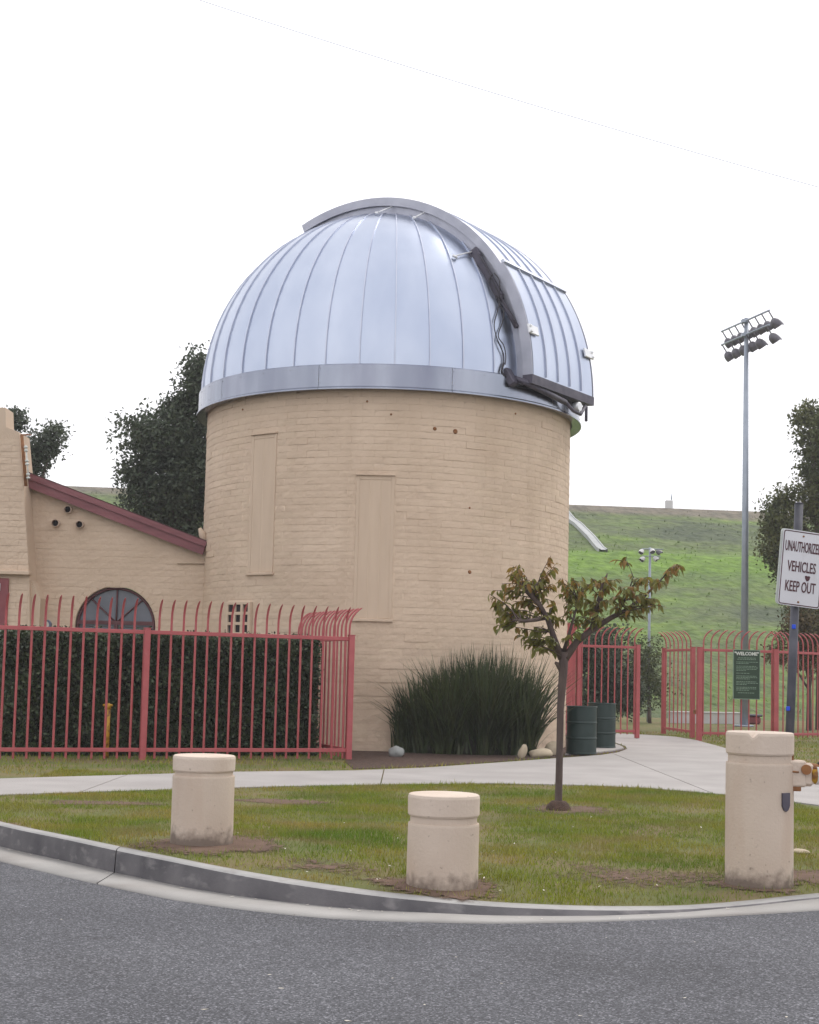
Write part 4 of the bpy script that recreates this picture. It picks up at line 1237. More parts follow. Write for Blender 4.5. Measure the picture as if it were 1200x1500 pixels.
k = YS / F_PX; SW, SHh = 34.0 * k, 55.5 * k
def rrect(hw, hh, r, n=5):
    out = []
    for (cx, cy, a0) in ((hw - r, hh - r, 0), (-hw + r, hh - r, 90), (-hw + r, -hh + r, 180), (hw - r, -hh + r, 270)):
        for i in range(n + 1): a = rad(a0 + 90 * i / n); out.append((cx + r * math.cos(a), cy + r * math.sin(a)))
    return out
mb = MB(); mb.prism([sc_ + Ms @ Vector((x_, y_, 0)) for x_, y_ in rrect(SW, SHh, .022)], en2 * .003); pan = mb.build('face_panel', M['signwhite'], sg)
mb = MB(); o1 = rrect(SW - .006, SHh - .006, .018); o2 = rrect(SW - .013, SHh - .013, .013); nn = len(o1)
mb.add([sc_ + Ms @ Vector((x_, y_, .0042)) for x_, y_ in o1 + o2], [(i, (i + 1) % nn, nn + (i + 1) % nn, nn + i) for i in range(nn)]); mb.build('border', M['signtext'], pan)
mb = MB(); mb.prism([sc_ + Ms @ Vector((x_ - .012, y_ + .004, -.012)) for x_, y_ in rrect(SW, SHh, .022)], en2 * .003); mb.build('rear_panel', M['insul'], sg)
TS = Matrix.Translation(sc_) @ Ms.to_4x4() @ Matrix.Translation((0, 0, .0045))
def fit(body, yoff, hgt, width):
    o = text_mesh(body, hgt / .70, M['signtext'], 'lettering', pan, TS @ Matrix.Translation((0, yoff, 0)), .0011)
    bb = [Vector(c_) for c_ in o.bound_box]; wx = max(c_.x for c_ in bb) - min(c_.x for c_ in bb)
    o.data.transform(Matrix.Diagonal((width / wx, 1, 1, 1)))
fit('UNAUTHORIZED', 31 * k, 15 * k, 58 * k)
fit('VEHICLES', 1.8 * k, 15.2 * k, 46 * k)
fit('KEEP OUT', -27.5 * k, 15.5 * k, 49 * k)
mb = MB(); mb.prism([sc_ + Ms @ Vector(((x_ + 10.5) * k, (y_ - 13.0) * k, .0042)) for x_, y_ in ((-4.4, 3.2), (-2, 4), (0, 3.2), (2.2, 4), (4.4, 3), (3.6, -1), (1.6, -3.6), (-1, -4), (-3.4, -.8))], en2 * .001); mb.build('dark_sticker', M['signtext'], pan)
for y_ in (48, -49):
    mb = MB(); p = sc_ + Ms @ Vector((-1 * k, y_ * k, .003)); mb.tube([p, p + en2 * .008], [.008, .005], 8); mb.build('bolt', M['rust'], pan)

# ------------------------------------------------------------------ drums
def drum(base, label, R=.257, H=.81):
    t = empty('drum', base, label, 'drum', 'green steel drums')
    prof = [(R * .97, 0), (R * 1.02, .0), (R * 1.02, .02), (R, .03)]
    for f in (.33, .66): prof += [(R, H * f - .022), (R * 1.03, H * f - .008), (R * 1.03, H * f + .008), (R, H * f + .022)]
    prof += [(R, H - .02), (R * 1.03, H - .012), (R * 1.03, H), (R * .96, H), (R * .95, H - .02), (R * .95, .05), (.01, .05)]
    mb = MB(); mb.lathe(prof, base, 72, smooth=False); mb.build('shell', M['drum'], t)
    mb = MB(); pr = [(R * 1.035, H - .010), (R * 1.035, H + .004), (R * .955, H + .004), (R * .955, H - .010), (R * 1.035, H - .010)]; mb.lathe(pr, base, 40); mb.build('rim', M['drum'], t)
    return t
d1 = gp(851.5, 1105, .03); d1 = d1 * (1 + .24 / d1.y); d1.z = .03
d2 = gp(881, 1095.5, .03); d2 = d2 * (1 + .24 / d2.y); d2.z = .03
drum(d1, 'dark green steel drum beside the slender tree trunk'); drum(d2, 'dark green steel drum between the other drum and the gate leaf', .262, .83)

# ------------------------------------------------------------------ foliage helpers
def leaf_quads(P, size, aspect=.5, droop=0.0, flat=0.0):
    """diamond leaves at points P (n,3)"""
    n = len(P)
    a = rng.normal(size=(n, 3)); a[:, 2] -= droop; a /= np.linalg.norm(a, axis=1)[:, None]
    b_ = rng.normal(size=(n, 3)); b_[:, 2] += flat; b_ -= a * (a * b_).sum(1)[:, None]; b_ /= np.linalg.norm(b_, axis=1)[:, None]
    s = size * rng.uniform(.6, 1.35, n)[:, None]
    V = np.empty((n, 4, 3), np.float32)
    V[:, 0] = P - a * s * .5; V[:, 2] = P + a * s * .5
    V[:, 1] = P + b_ * s * aspect * .5 - a * s * .05; V[:, 3] = P - b_ * s * aspect * .5 - a * s * .05
    return V.reshape(-1, 3), np.arange(n * 4).reshape(-1, 4)
CLUMPS = []
def crown_points(lobes, n, clump=.18, shell=.55, seed=0):
    """lobes: (centre, radii); clumps of leaves mostly near each lobe's surface"""
    vol = np.array([l[1][0] * l[1][1] * l[1][2] for l in lobes]) ** .75; vol /= vol.sum(); out = []; CLUMPS.clear()
    for (c, r), f in zip(lobes, vol):
        m = int(n * f); nc = max(14, m // 55)
        d = rng.normal(size=(nc, 3)); d /= np.linalg.norm(d, axis=1)[:, None]
        rr = np.clip(rng.random(nc) ** (1 - shell) , .1, 1) * rng.uniform(.75, 1.04, nc)
        cc = np.array(c) + d * rr[:, None] * np.array(r)
        CLUMPS.append((c, cc))
        k = rng.integers(0, nc, m); cs = clump * rng.uniform(.5, 1.5, nc)
        out.append(cc[k] + np.clip(rng.normal(size=(m, 3)), -1.5, 1.5) * cs[k][:, None])
    return np.concatenate(out)
def tree(name, base, lobes, n, size, mat, label, trunk_r=.16, group=None, clump=.18, trunk_top=None, cat='tree', asp=.5):
    t = empty(name, base, label, cat, group)
    mb = MB(); top = Vector(trunk_top) if trunk_top else Vector(lobes[0][0])
    P = [base + Vector((0, 0, -.1)), base.lerp(top, .35) + Vector((.1 * trunk_r, 0, 0)), base.lerp(top, .7), top]
    mb.tube(P, [trunk_r * 1.15, trunk_r, trunk_r * .75, trunk_r * .4], 8)
    for c, r in lobes:
        c = Vector(c); s = base.lerp(top, random.uniform(.45, .75))
        mb.tube([s, s.lerp(c, .5) + Vector((0, 0, .15)), c, c + Vector((random.uniform(-.4, .4) * r[0], 0, .5 * r[2]))], [trunk_r * .5, trunk_r * .35, trunk_r * .22, trunk_r * .08], 6)
    pts = crown_points(lobes, n, clump)
    for c, cc in CLUMPS:
        c = Vector(c)
        for e in cc[::2]:
            e = Vector(e); mb.tube([c, c.lerp(e, .55) + Vector((0, 0, .06)), e], [trunk_r * .12, trunk_r * .07, .006], 4, cap=False)
    mb.build('trunk', M['bark'], t)
    V, T = leaf_quads(pts, size, asp)
    o = tri_mesh('crown', V, T, mat, t); o['kind'] = 'stuff'
    return t
def lobe(u, v, ru, rv, Y, dep=None):
    c = dp(u, v, Y); k = Y / F_PX
    return (tuple(c), (ru * k, (dep if dep else (ru + rv) / 2 * k), rv * k))
Y = 35.0
bs = dp(235, 1000, Y); bs.z = 0
tree('evergreen_tree', bs, [lobe(255, 650, 50, 62, Y), lobe(288, 560, 28, 50, Y), lobe(215, 640, 38, 36, Y), lobe(245, 735, 68, 48, Y), lobe(205, 700, 28, 40, Y), lobe(285, 700, 40, 80, Y), lobe(262, 600, 30, 28, Y), lobe(325, 600, 40, 70, Y), lobe(330, 720, 40, 70, Y), lobe(270, 800, 60, 40, Y)],
     46000, .115, M['leaf_dark'], 'big dark evergreen tree behind the annex roof by the tower', .2, clump=.2, trunk_top=dp(265, 640, Y))
Y = 38.0
bs = dp(20, 1000, Y); bs.z = 0
tree('thin_crowned_tree', bs, [lobe(62, 655, 26, 26, Y), lobe(38, 672, 26, 26, Y), lobe(18, 618, 22, 20, Y), lobe(80, 640, 14, 18, Y), lobe(44, 690, 24, 16, Y), lobe(-30, 660, 40, 40, Y)],
     9500, .115, M['leaf_dark'], 'thin crowned dark tree rising behind the chimney', .14, clump=.15, trunk_top=dp(20, 670, Y))
Y = 41.0
bs = dp(1205, 1050, Y); bs.z = 0
tree('leafy_tree', bs, [lobe(1202, 645, 36, 62, Y), lobe(1188, 700, 24, 34, Y), lobe(1152, 790, 36, 46, Y), lobe(1192, 748, 28, 30, Y), lobe(1150, 738, 24, 26, Y), lobe(1195, 820, 48, 50, Y), lobe(1165, 850, 26, 26, Y), lobe(1240, 700, 50, 80, Y), lobe(1250, 820, 60, 70, Y), lobe(1185, 610, 20, 24, Y), lobe(1135, 770, 22, 36, Y), lobe(1180, 880, 34, 40, Y), lobe(1140, 820, 22, 28, Y)],
     38000, .12, M['leaf_mid'], 'olive green tree with ragged crown behind the keep out sign', .18, clump=.17, trunk_top=dp(1205, 720, Y))
Y = 40.0
bs = dp(1185, 1058, Y); bs.z = 0
tree('reddish_shrub', bs, [lobe(1168, 925, 30, 32, Y), lobe(1200, 935, 40, 42, Y), lobe(1190, 965, 34, 24, Y), lobe(1140, 955, 16, 22, Y)], 7000, .10, M['leaf_rust'], 'reddish brown shrub growing behind the right hand red fence', .07, clump=.16, cat='shrub', trunk_top=dp(1185, 960, Y))
Y = 37.0
bs = dp(890, 1060, Y); bs.z = 0
tree('dark_shrub', bs, [lobe(890, 985, 42, 46, Y), lobe(870, 1020, 32, 34, Y), lobe(915, 1015, 30, 36, Y), lobe(895, 945, 30, 26, Y), lobe(860, 960, 25, 40, Y)], 13000, .095, M['leaf_dark'], 'dark rounded shrub growing behind the open gate leaf', .08, clump=.16, cat='shrub', trunk_top=dp(890, 990, Y))
Y = 43.0
bs = dp(952, 1058, Y); bs.z = 0
tree('grey_green_shrub', bs, [lobe(950, 970, 22, 40, Y), lobe(935, 1000, 18, 36, Y), lobe(962, 1010, 15, 30, Y)], 3600, .10, M['leaf_mid'], 'thin olive shrub growing round the low lamp pole', .05, clump=.2, cat='shrub', trunk_top=dp(950, 990, Y))

# ------------------------------------------------------------------ clipped hedge
hA = cor + fdir * .20 - nout * .95; hE = dp(14, 1000, 21.2); hB = hA + fdir * ((-.278 * hA.y - hA.x) / (fdir.x + .278 * fdir.y))
hd = (hB - hA); hl = hd.length; hd.normalize(); hn = -nout; HH = 1.83; HD = .95
hdg = empty('hedge', Vector((hA.lerp(hB, .5).x, hA.lerp(hB, .5).y, 0)), 'dense dark green clipped hedge behind the red street fence', 'hedge')
Mx = Matrix((hd, hn, Vector((0, 0, 1)))).transposed()
mb = MB(); mb.box(hA.lerp(hB, .5) + hn * HD / 2 + Vector((0, 0, HH / 2 - .03)), (hl / 2 - .10, HD / 2 - .10, HH / 2 - .09), Mx, .1); mb.build('dark_core', M['hedge_core'], hdg)  # solid dark box, the hedge's inner shade put into its colour
def surf(n, fn):
    a = rng.random(n); b_ = rng.random(n); dd = np.abs(rng.normal(size=n)) * .06
    P = fn(a, b_, dd); return P
hA_ = np.array(hA) * np.array([1, 1, 0]); hd_ = np.array(hd); hn_ = np.array(hn); up_ = np.array([0, 0, 1.])
def comb(l, d_, z): return hA_ + l[:, None] * hd_ + d_[:, None] * hn_ + z[:, None] * up_
n1 = 30000; a, b_ = rng.random(n1), rng.random(n1)
wob = np.array([noise.noise((x_ * 3 * hl, y_ * 3, 0)) for x_, y_ in zip(a, b_)])
P1 = comb(a * hl, .09 * wob + rng.normal(size=n1) * .045 + .03, b_ * HH)
n2 = 9000; P2 = comb(rng.random(n2) * hl, rng.random(n2) * HD, HH + rng.normal(size=n2) * .04 - .075)
n3 = 6000; P3 = comb(rng.normal(size=n3) * .045 + .02, rng.random(n3) * HD, rng.random(n3) * HH)
n4 = 6000; P4 = comb(hl + rng.normal(size=n4) * .05 - .02, rng.random(n4) * HD, rng.random(n4) * HH)
sh = rng.random(150); sd2 = rng.random(150); ki = rng.integers(0, 150, 1300); th_ = rng.random(1300)
P5 = comb(sh[ki] * hl + rng.normal(size=1300) * .02, sd2[ki] * HD + rng.normal(size=1300) * .02, HH - .05 + th_ * (.05 + .13 * rng.random(150)[ki]))
kf = rng.integers(0, 260, 5200); fa_, fz_ = rng.random(260), rng.random(260)
P6 = comb(np.clip(fa_[kf], .01, .99) * hl + rng.normal(size=5200) * .06, -.05 - .06 * rng.random(5200), np.clip(fz_[kf] * HH + rng.normal(size=5200) * .06, .05, HH))
V, T = leaf_quads(np.concatenate([P1, P2, P3, P4, P5, P6]), .062, .55)
o = tri_mesh('leaves', V, T, M['leaf_hedge'], hdg); o['kind'] = 'stuff'

# ------------------------------------------------------------------ sword leaved bush
bc = Vector((1.0, 24.50, 0))
bush = empty('sword_leaf_bush', bc, 'large dark bush of upright sword leaves against the tower foot', 'bush')
n = 8000
rr = np.sqrt(rng.random(n)); aa = rng.uniform(0, 2 * math.pi, n)
ncl = 84
cr, ca_ = np.sqrt((np.arange(ncl) + .5) / ncl), np.arange(ncl) * 2.39996 + rng.normal(size=ncl) * .15
ci = rng.integers(0, ncl, n); ch_ = rng.uniform(.80, 1.10, ncl); clx = rng.normal(size=ncl) * .07; cly = rng.normal(size=ncl) * .07
bx = cr[ci] * np.cos(ca_[ci]) * 1.17 + rng.normal(size=n) * .05; by = cr[ci] * np.sin(ca_[ci]) * .40 + rng.normal(size=n) * .05
el = np.sqrt((bx / 1.12) ** 2 + (by / .6) ** 2)
prof_h = np.interp(bx, [-1.3, -1.0, -.6, -.1, .3, .7, 1.0, 1.25], [1.05, 1.25, 1.58, 1.86, 1.95, 1.88, 1.70, 1.5])
hh2 = prof_h * rng.uniform(.35, .98, n) * (1 + .16 * np.array([noise.noise((a_ * 2.6, b__ * 3, 7.)) for a_, b__ in zip(bx, by)]))
hh2 = hh2 * ch_[ci]
lean = np.stack([bx * .06 + clx[ci] + rng.normal(size=n) * .12, by * .25 + cly[ci] + rng.normal(size=n) * .13], 1)
arch = rng.uniform(.0, .6, n) ** 2 * 1.5
wd = rng.uniform(.008, .021, n); wa = rng.uniform(0, math.pi, n)
segs = 4; V = np.empty((n, (segs + 1) * 2, 3), np.float32)
for i in range(segs + 1):
    t_ = i / segs; bend = t_ ** 2.2
    px = bc.x + bx + lean[:, 0] * hh2 * (t_ + bend * 1.2 * arch * 3); py = bc.y + by + lean[:, 1] * hh2 * (t_ + bend * 1.2 * arch * 3)
    pz = hh2 * (t_ - .35 * bend * arch)
    w_ = wd * (1 - t_ ** 2.5) + .001
    V[:, i * 2] = np.stack([px - w_ * np.cos(wa), py - w_ * np.sin(wa), pz], 1)
    V[:, i * 2 + 1] = np.stack([px + w_ * np.cos(wa), py + w_ * np.sin(wa), pz], 1)
Q = []
for i in range(segs): Q.append(np.stack([np.full(n, i * 2), np.full(n, i * 2 + 1), np.full(n, i * 2 + 3), np.full(n, i * 2 + 2)], 1))
Q = np.stack(Q, 1) + (np.arange(n) * (segs + 1) * 2)[:, None, None]
o = tri_mesh('leaf_blades', V.reshape(-1, 3), Q.reshape(-1, 4), M['bladebush'], bush); o['kind'] = 'stuff'
mb = MB(); mb.lathe([(.01, .62), (.35, .55), (.72, .3), (.85, 0)], (0, 0, 0), 20); mb.v = [(bc.x + p[0] * 1.15, bc.y + p[1] * .5, p[2]) for p in mb.v]; mb.build('thatch', M['hedge_core'], bush)  # solid mound in the near-black fill, shade at the base put into colour

# ------------------------------------------------------------------ rocks
def rock(u, v, rx, ry, rz_, mat, label, seed, roll=0, name='rock'):
    c = gp(u, v, .0); c.y += ry * .6
    import bmesh
    bm = bmesh.new(); bmesh.ops.create_icosphere(bm, subdivisions=3, radius=1)
    for q_ in bm.verts:
        d = 1 + .22 * noise.noise(q_.co * 1.3 + Vector((seed, 0, 0))) + .07 * noise.noise(q_.co * 4 + Vector((0, seed, 0)))
        q_.co = Matrix.Rotation(roll, 3, 'Y') @ Vector((q_.co.x * rx * d, q_.co.y * ry * d, q_.co.z * rz_ * d))
    zmin = min(q_.co.z for q_ in bm.verts)
    me = bpy.data.meshes.new(name); bm.to_mesh(me); bm.free(); me.materials.append(mat)
    for p in me.polygons: p.use_smooth = True
    o = link_mesh(name, me, None, (c.x, c.y, -zmin * .72)); return tag(o, label, 'rock')
rock(580, 1109, .13, .12, .10, M['stonegrey'], 'grey rounded rock at the shaded end of the bush', 1)
rock(766, 1111, .065, .07, .14, M['stone'], 'small upright tan stone under the bush', 2, .3)
rock(793, 1110, .20, .15, .085, M['stone'], 'low flat tan boulder in the mulch by the tree trunk', 3, -.1)
rock(809, 1107, .12, .10, .14, M['stone'], 'leaning pale stone against the tower by the drums', 4, .6)
o = rock(1174, 1251, .075, .05, .022, M['stone'], 'flat pale stone on the grass beside the tall bollard', 6, .02)

# ------------------------------------------------------------------ yellow standpipe behind the fence
yp_ = cor + fdir * 3.62 - nout * .35; yp_.z = 0
t = empty('standpipe', yp_, 'thin yellow gas standpipe between red fence and hedge', 'pipe')
mb = MB(); mb.tube([yp_, yp_ + Vector((0, 0, .72))], .042, 12); mb.build('pipe', M['yellow'], t)
mb = MB(); mb.tube([yp_ + Vector((0, 0, .72)), yp_ + Vector((0, 0, .80))], [.055, .03], 10); mb.tube([yp_ + Vector((-.07, 0, .77)), yp_ + Vector((.07, 0, .77))], .018, 8); mb.build('valve', M['yellow'], t)

# ------------------------------------------------------------------ young street tree
tbase = gp(818, 1187); YT = tbase.y
yt = empty('young_tree', tbase, 'slender young tree with green and rust leaves on the lawn', 'tree')
def tp(u, v, dy=0): return dp(u, v, YT + dy)
mb = MB(); mb.tube([tbase - Vector((0, 0, .05)), tbase + Vector((0, 0, .10)), tp(820, 1100), tp(821, 1040), tp(825, 985), tp(826, 955)], [.050, .038, .035, .036, .045, .048], 10)
mb.tube([tp(824, 985), tp(816, 972), tp(813, 970)], [.03, .022, .012], 6); mb.tube([tp(822, 1005), tp(817, 1003)], [.03, .018], 6)
mb.build('trunk', M['bark'], yt)
mb = MB(); mb.lathe([(.01, .10), (.07, .095), (.10, .07), (.125, .03), (.14, -.03)], tbase, 16); mb.build('root_collar', M['soil'], yt)
brs = [[(823, 965, 0, .05), (812, 935, -.02, .042), (803, 908, -.05, .036), (790, 885, -.08, .034), (778, 872, -.1, .034), (766, 862, -.1, .02)],
       [(828, 965, 0, .055), (845, 940, .04, .048), (868, 922, .08, .042), (895, 905, .12, .036), (918, 893, .15, .028), (945, 873, .18, .018), (985, 832, .2, .006)],
       [(800, 905, -.05, .03), (785, 908, -.15, .028), (770, 910, -.22, .022), (752, 908, -.28, .012)],
       [(868, 922, .08, .03), (872, 900, .1, .04), (880, 875, .12, .042), (884, 855, .12, .03), (890, 840, .12, .008)],
       [(826, 955, 0, .03), (835, 925, -.06, .022), (842, 900, -.1, .016), (850, 868, -.12, .008)],
       [(905, 898, .14, .022), (920, 870, .1, .014), (928, 845, .08, .006), (918, 820, .06, .003)]]
anchors = []
for bl in brs:
    P = [tp(u, v, dy) for u, v, dy, _ in bl]
    mb = MB(); mb.tube(P, [q_[3] * .78 for q_ in bl], 7); mb.build('branch', M['bark'], yt)
    for i in range(len(P) - 1):
        for t_ in (0, .33, .66): anchors.append(P[i].lerp(P[i + 1], t_))
tips = [(735, 855), (748, 835), (757, 828), (726, 880), (727, 905), (740, 916), (758, 930), (773, 938), (788, 948), (800, 934), (810, 855), (815, 826), (822, 870), (782, 848), (792, 870), (770, 882), (750, 888), (762, 900), (775, 850), (820, 905), (812, 890), (740, 870), (745, 900), (800, 850), (828, 850), (808, 945), (780, 925),
        (840, 860), (850, 850), (865, 846), (860, 880), (845, 902), (880, 850), (900, 850), (916, 818), (932, 852), (950, 845), (962, 878), (985, 832), (998, 828), (968, 852), (940, 868), (922, 888), (892, 880), (872, 900), (906, 868), (855, 915), (838, 930), (830, 885), (912, 880), (935, 895), (885, 905), (950, 890), (925, 865), (870, 870), (855, 895), (895, 860), (848, 880)]
leafpos = []
mb = MB()
for (u, v) in tips:
    for rep in range(3):
        e = tp(u + random.uniform(-7, 7) * rep, v + random.uniform(-7, 7) * rep, random.uniform(-.28, .28))
        a = min(anchors, key=lambda q_: (q_ - e).length + (0.25 if q_.z > e.z else 0) + random.uniform(0, .12))
        m1 = a.lerp(e, .5) + Vector((random.uniform(-.03, .03), random.uniform(-.03, .03), random.uniform(-.01, .05)))
        mb.tube([a, m1, e], [.006, .0045, .002], 4, cap=False)
        L_ = (e - a).length; nl = max(5, int(L_ / .028))
        for k2 in range(nl):
            t_ = .25 + .75 * (k2 + random.random() * .6) / nl
            p = (a.lerp(m1, min(1, t_ * 2)) if t_ < .5 else m1.lerp(e, min(1, (t_ - .5) * 2)))
            leafpos.append((p, (e - a).normalized()))
tw = mb.build('twigs', M['bark'], yt); tw['kind'] = 'stuff'
def leaf_mesh(mat, curl, seed):
    mb = MB(); n_ = 6; vs = []; fs = []
    for i in range(n_ + 1):
        t_ = i / n_; w_ = .26 * math.sin(math.pi * min(1, t_ * .96 + .03)) ** .8 * (1 - .25 * t_) if 0 < i < n_ else .004
        zc = -curl * t_ * t_; x_ = t_ * (1 - .12 * curl)
        vs += [(x_, -w_, zc + .10 * w_ / .26), (x_, 0, zc), (x_, w_, zc + .10 * w_ / .26)]
    for i in range(n_):
        for j in range(2): fs.append((i * 3 + j, (i + 1) * 3 + j, (i + 1) * 3 + j + 1, i * 3 + j + 1))
    mb.add(vs, fs, True); return mb.mesh('leaf', mat)
LM = [leaf_mesh(M['leaf_green'], .25, 1), leaf_mesh(M['leaf_green'], .6, 2), leaf_mesh(M['leaf_brown'], .3, 3), leaf_mesh(M['leaf_brown'], .7, 4)]
random.shuffle(leafpos)
rest = []
for i, (p, d) in enumerate(leafpos):
    out = Vector((d.x + random.gauss(0, .7), d.y + random.gauss(0, .7), -.55 + random.gauss(0, .45))).normalized()
    up = Vector((random.gauss(0, .4), random.gauss(0, .4), 1)); yv = up.cross(out).normalized(); zv = out.cross(yv)
    R3 = Matrix((out, yv, zv)).transposed(); s_ = random.uniform(.05, .105)
    hi_ = (p.z - 1.75) / 1.0 + random.gauss(0, .35)
    me = LM[random.choice((2, 3))] if hi_ > .62 else LM[random.choice((0, 1))]
    if i < 298:
        o = link_mesh('leaf', me, yt, p - wloc(yt), R3.to_euler()); o.scale = (s_, s_, s_)
    else: rest.append((me, p, R3, s_))
for mat_, nm in ((M['leaf_green'], 'leaves'), (M['leaf_brown'], 'turning_leaves')):
    VV = []; FF = []; off = 0
    for me, p, R3, s_ in rest:
        if me.materials[0] is not mat_: continue
        v_, f_ = template(me); VV.append(v_ * s_ @ np.array(R3).T + np.array(p) - np.array(wloc(yt))); FF += [tuple(i + off for i in q_) for q_ in f_]; off += len(v_)
    if VV:
        me = bpy.data.meshes.new(nm); me.from_pydata(np.concatenate(VV).tolist(), [], FF); me.materials.append(mat_)
        o = link_mesh(nm, me, yt); o['kind'] = 'stuff'

# ------------------------------------------------------------------ floodlight mast
def gpole(u, v, Yd): p = dp(u, v, Yd); return Vector((p.x, p.y, 0))
YP = 42.0
pb = gpole(1090, 1060, YP); zt = dp(1092, 466, YP).z
mast = empty('floodlight_mast', pb, 'tall grey mast with two rows of stadium floodlights', 'lamp post')
mb = MB(); mb.tube([pb - Vector((0, 0, .1)), pb + Vector((0, 0, zt * .5)), pb + Vector((.0, 0, zt))], [.125, .095, .06], 14); mb.build('pole', M['pole'], mast)
mb = MB(); mb.tube([pb, pb + Vector((0, 0, .05))], .28, 14); mb.build('base_plate', M['pole'], mast)
bd = Vector((.80, -2.7, 0)).normalized(); bn = Vector((-bd.y, bd.x, 0)); bn = bn if bn.x > 0 else -bn
def floodlamp(parent, p, aim, size, mat):
    """hooded floodlight: bowl, lens and visor hanging from an arm"""
    ax = aim.normalized(); sd_ = ax.cross(Vector((0, 0, 1))).normalized(); u_ = sd_.cross(ax)
    mb = MB(); n_ = 14; vs = []; rings = [(-.55, .12), (-.45, .30), (-.2, .46), (.1, .52), (.35, .52)]
    for (x_, r_) in rings:
        for k in range(n_):
            a = 2 * math.pi * k / n_; ext = (.28 if (math.sin(a) > .1 and x_ > .3) else 0)
            vs.append(p + (ax * (x_ + ext) + sd_ * r_ * math.cos(a) + u_ * r_ * math.sin(a)) * size)
    fs = [(i * n_ + k, i * n_ + (k + 1) % n_, (i + 1) * n_ + (k + 1) % n_, (i + 1) * n_ + k) for i in range(len(rings) - 1) for k in range(n_)]
    fs.append(tuple(range(n_))[::-1]); mb.add(vs, fs, True)
    q_ = mb.build('floodlight', mat, parent)
    mb = MB(); mb.tube([p + ax * .28 * size, p + ax * .30 * size], .5 * size, 12); mb.build('lens', M['glass'], q_)
    return q_
for row, (zo, slots) in enumerate(((-.10, [-1.35, -.96, -.58, -.19, .19, .58, .96, 1.35]), (-.52, [-1.35, -.9, -.45, .10, .5, 1.25]))):
    c0 = pb + Vector((0, 0, zt + zo))
    mb = MB(); mb.tube([c0 - bd * 1.4 - bn * .06, c0 + bd * 1.4 - bn * .06], .028, 6)
    mb.box(c0 - bn * .05, (.10, .10, .05)); mb.build('crossarm', M['pole'], mast)
    for s_ in slots:
        a = c0 + bd * s_ - bn * .06; h_ = c0 + bd * s_ + bn * .18 + Vector((0, 0, -.34))
        mb = MB(); mb.tube([a, a + (h_ - a) * .72], .02, 5); mb.build('bracket_arm', M['lamp'], mast)
        floodlamp(mast, h_, bn + Vector((0, 0, -.85)), .29, M['lamp'])
# low lamp pole with white floods
YP2 = 44.0
pb = gpole(949.5, 1060, YP2); zt = dp(948.5, 802, YP2).z
m2 = empty('lamp_pole', pb, 'thin grey pole with a cluster of white floodlights before the hill', 'lamp post')
mb = MB(); mb.tube([pb - Vector((0, 0, .1)), pb + Vector((0, 0, zt))], [.05, .036], 10); mb.build('pole', M['pole'], m2)
mb = MB()
for zo, x0, x1 in ((-.05, -.26, .40), (-.27, -.24, .32)): mb.tube([pb + Vector((x0, -.05, zt + zo)), pb + Vector((x1, -.05, zt + zo))], .016, 6)
mb.build('crossarm', M['pole'], m2)
for (u, v, ax_, mt_) in ((940, 808, (-.5, -.6, -.6), 'lampw'), (955.5, 807, (.1, -.8, -.6), 'lampw'), (965, 809, (.8, -.3, -.5), 'lamp'), (941.5, 819, (-.6, -.4, -.5), 'lampw'), (960.5, 818.5, (.7, -.4, -.5), 'lampw')):
    floodlamp(m2, dp(u, v, YP2 - .12), Vector(ax_), .16, M[mt_])

# ------------------------------------------------------------------ odds and ends past the fence
a, c = gp(981, 1059), gp(1086, 1060.5); cz = (a + c) / 2
mb = MB(); dirw = (c - a).normalized()
Mx = Matrix((dirw, Vector((-dirw.y, dirw.x, 0)), Vector((0, 0, 1)))).transposed()
mb.box(Vector((cz.x, cz.y, .15)), ((c - a).length / 2, .12, .17), Mx, .02); mb.box(Vector((cz.x, cz.y, .335)), ((c - a).length / 2 + .02, .15, .02), Mx, .006)
tag(mb.build('low_wall', M['whitewall'], None, at=Vector((cz.x, cz.y, 0))), 'low white wall seen through the red fence pickets', 'wall')
c = gp(1104, 1061); t = empty('equipment_bin', c, 'small dark bin standing beside the floodlight mast foot', 'bin')
mb = MB(); mb.box(c + Vector((0, .2, .12)), (.24, .18, .12), None, .05); mb.build('body', M['maroon'], t)
mb = MB(); mb.box(c + Vector((.02, .2, .27)), (.27, .20, .035), None, .03); mb.build('lid', M['dark'], t)

# overhead wire, slack span far above
pa, pc = dp(-900, -420, 44.0), dp(1700, 420, 44.0)
pts = [pa.lerp(pc, i / 60) + Vector((0, 0, -1.1 * 4 * (i / 60) * (1 - i / 60))) for i in range(61)]
sag = dp(960, 203, 44.0).z - min(pts, key=lambda q_: abs(q_.x - dp(960, 203, 44.0).x)).z
pts = [p + Vector((0, 0, sag)) for p in pts]
mb = MB(); mb.tube(pts, .0085, 5); tag(mb.build('overhead_wire', M['pole']), 'thin overhead wire crossing the white sky right of the dome', 'wire')

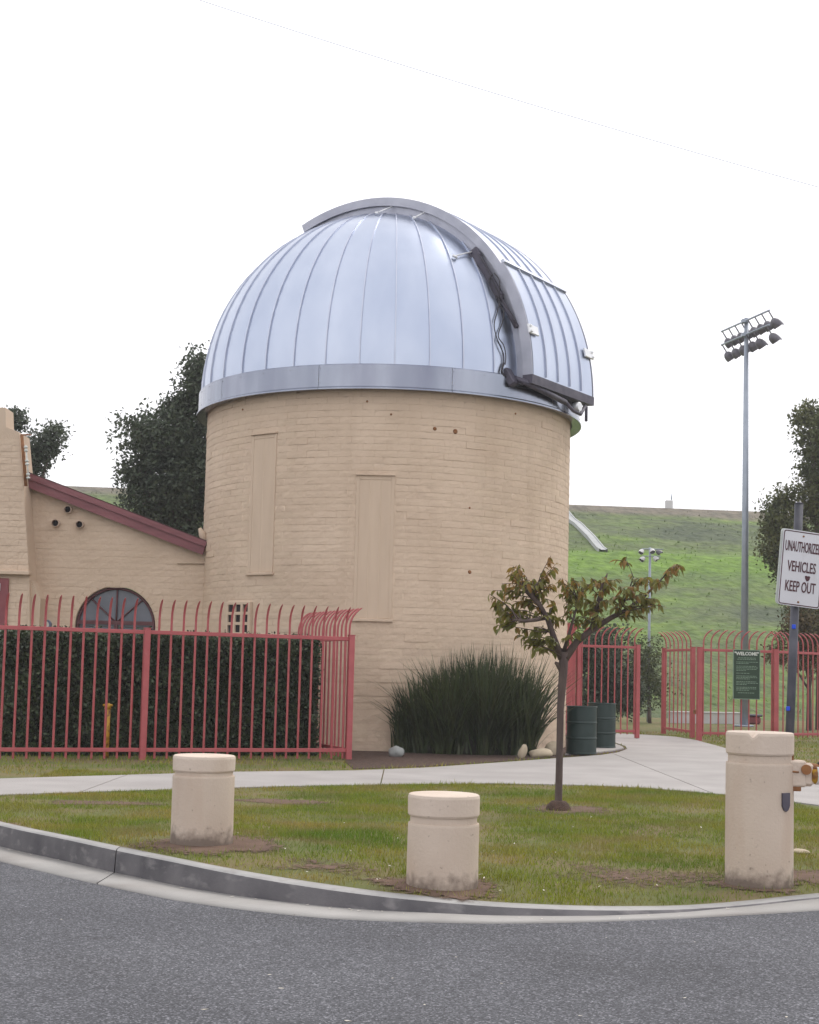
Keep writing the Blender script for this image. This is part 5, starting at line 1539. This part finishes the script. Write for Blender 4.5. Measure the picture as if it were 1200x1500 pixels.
# ------------------------------------------------------------------ litter
LL = []
for k in range(3):
    mb = MB(); r6 = random.Random(k); m_ = 7; pts = []
    for i in range(m_):
        a = 2 * math.pi * i / m_; r_ = r6.uniform(.6, 1.0); pts.append((r_ * math.cos(a), .45 * r_ * math.sin(a), .18 * r6.uniform(0, 1)))
    mb.add([(0, 0, .10)] + pts, [(0, 1 + i, 1 + (i + 1) % m_) for i in range(m_)], True); LL.append(mb.mesh('fallen_leaf', M['litter']))
for (u, v, s_) in ((412, 1448, .016), (300, 1479, .02), (510, 1496, .022), (395, 1428, .013), (735, 1441, .012), (575, 1433, .01), (622, 1472, .012), (1003, 1462, .014), (888, 1374, .008), (1018, 1380, .010), (850, 1488, .012), (90, 1347, .012), (668, 1402, .012), (1152, 1490, .014)):
    p = gpr(u, v); o = link_mesh('fallen_leaf', random.choice(LL), None, p + Vector((0, 0, .001)), (0, 0, random.uniform(0, 6)))
    o.scale = (s_, s_, s_ * .7); tag(o, 'small pale dry leaf lying on the grey asphalt', 'leaf', 'dry leaves on the road')
for k in range(46):
    u, v = random.uniform(300, 1050), random.uniform(1180, 1310)
    p = gph(u, v)
    if p.y < KY(p.x) + .1 or in_poly(np.array([p.x]), np.array([p.y]), path_poly)[0]: continue
    o = link_mesh('fallen_leaf', random.choice(LL), None, p + Vector((0, 0, .022)), (random.uniform(-.4, .4), random.uniform(-.4, .4), random.uniform(0, 6)))
    s_ = random.uniform(.008, .018); o.scale = (s_, s_, s_); tag(o, 'small pale dry leaf lying in the mown grass', 'leaf', 'dry leaves on the lawn')

for k in range(26):
    x_ = random.uniform(-3.2, 2.4); y_ = KY(x_) - KW - .06 - abs(random.gauss(0, .05))
    o = link_mesh('fallen_leaf', random.choice(LL), None, (x_, y_, rz(x_) + .006), (0, 0, random.uniform(0, 6)))
    s_ = random.uniform(.008, .018); o.scale = (s_, s_, s_); tag(o, 'small dry leaf caught in the concrete gutter', 'leaf', 'dry leaves in the gutter')
    o.data = o.data
# ------------------------------------------------------------------ thin bright haze in the air
hm = bpy.data.materials.new('haze_air'); hm.use_nodes = True
hn_t = hm.node_tree; hn_t.nodes.clear()
ho = hn_t.nodes.new('ShaderNodeOutputMaterial'); hv = hn_t.nodes.new('ShaderNodeVolumePrincipled')
hv.inputs['Color'].default_value = (.93, .93, .96, 1); hv.inputs['Density'].default_value = .0011; hv.inputs['Anisotropy'].default_value = .2
hn_t.links.new(hv.outputs[0], ho.inputs['Volume'])
mb = MB(); mb.box((0, 100, 18), (300, 300, 19.6))
tag(mb.build('haze', hm), 'thin pale haze filling the air over the whole place', 'haze', kind='stuff')
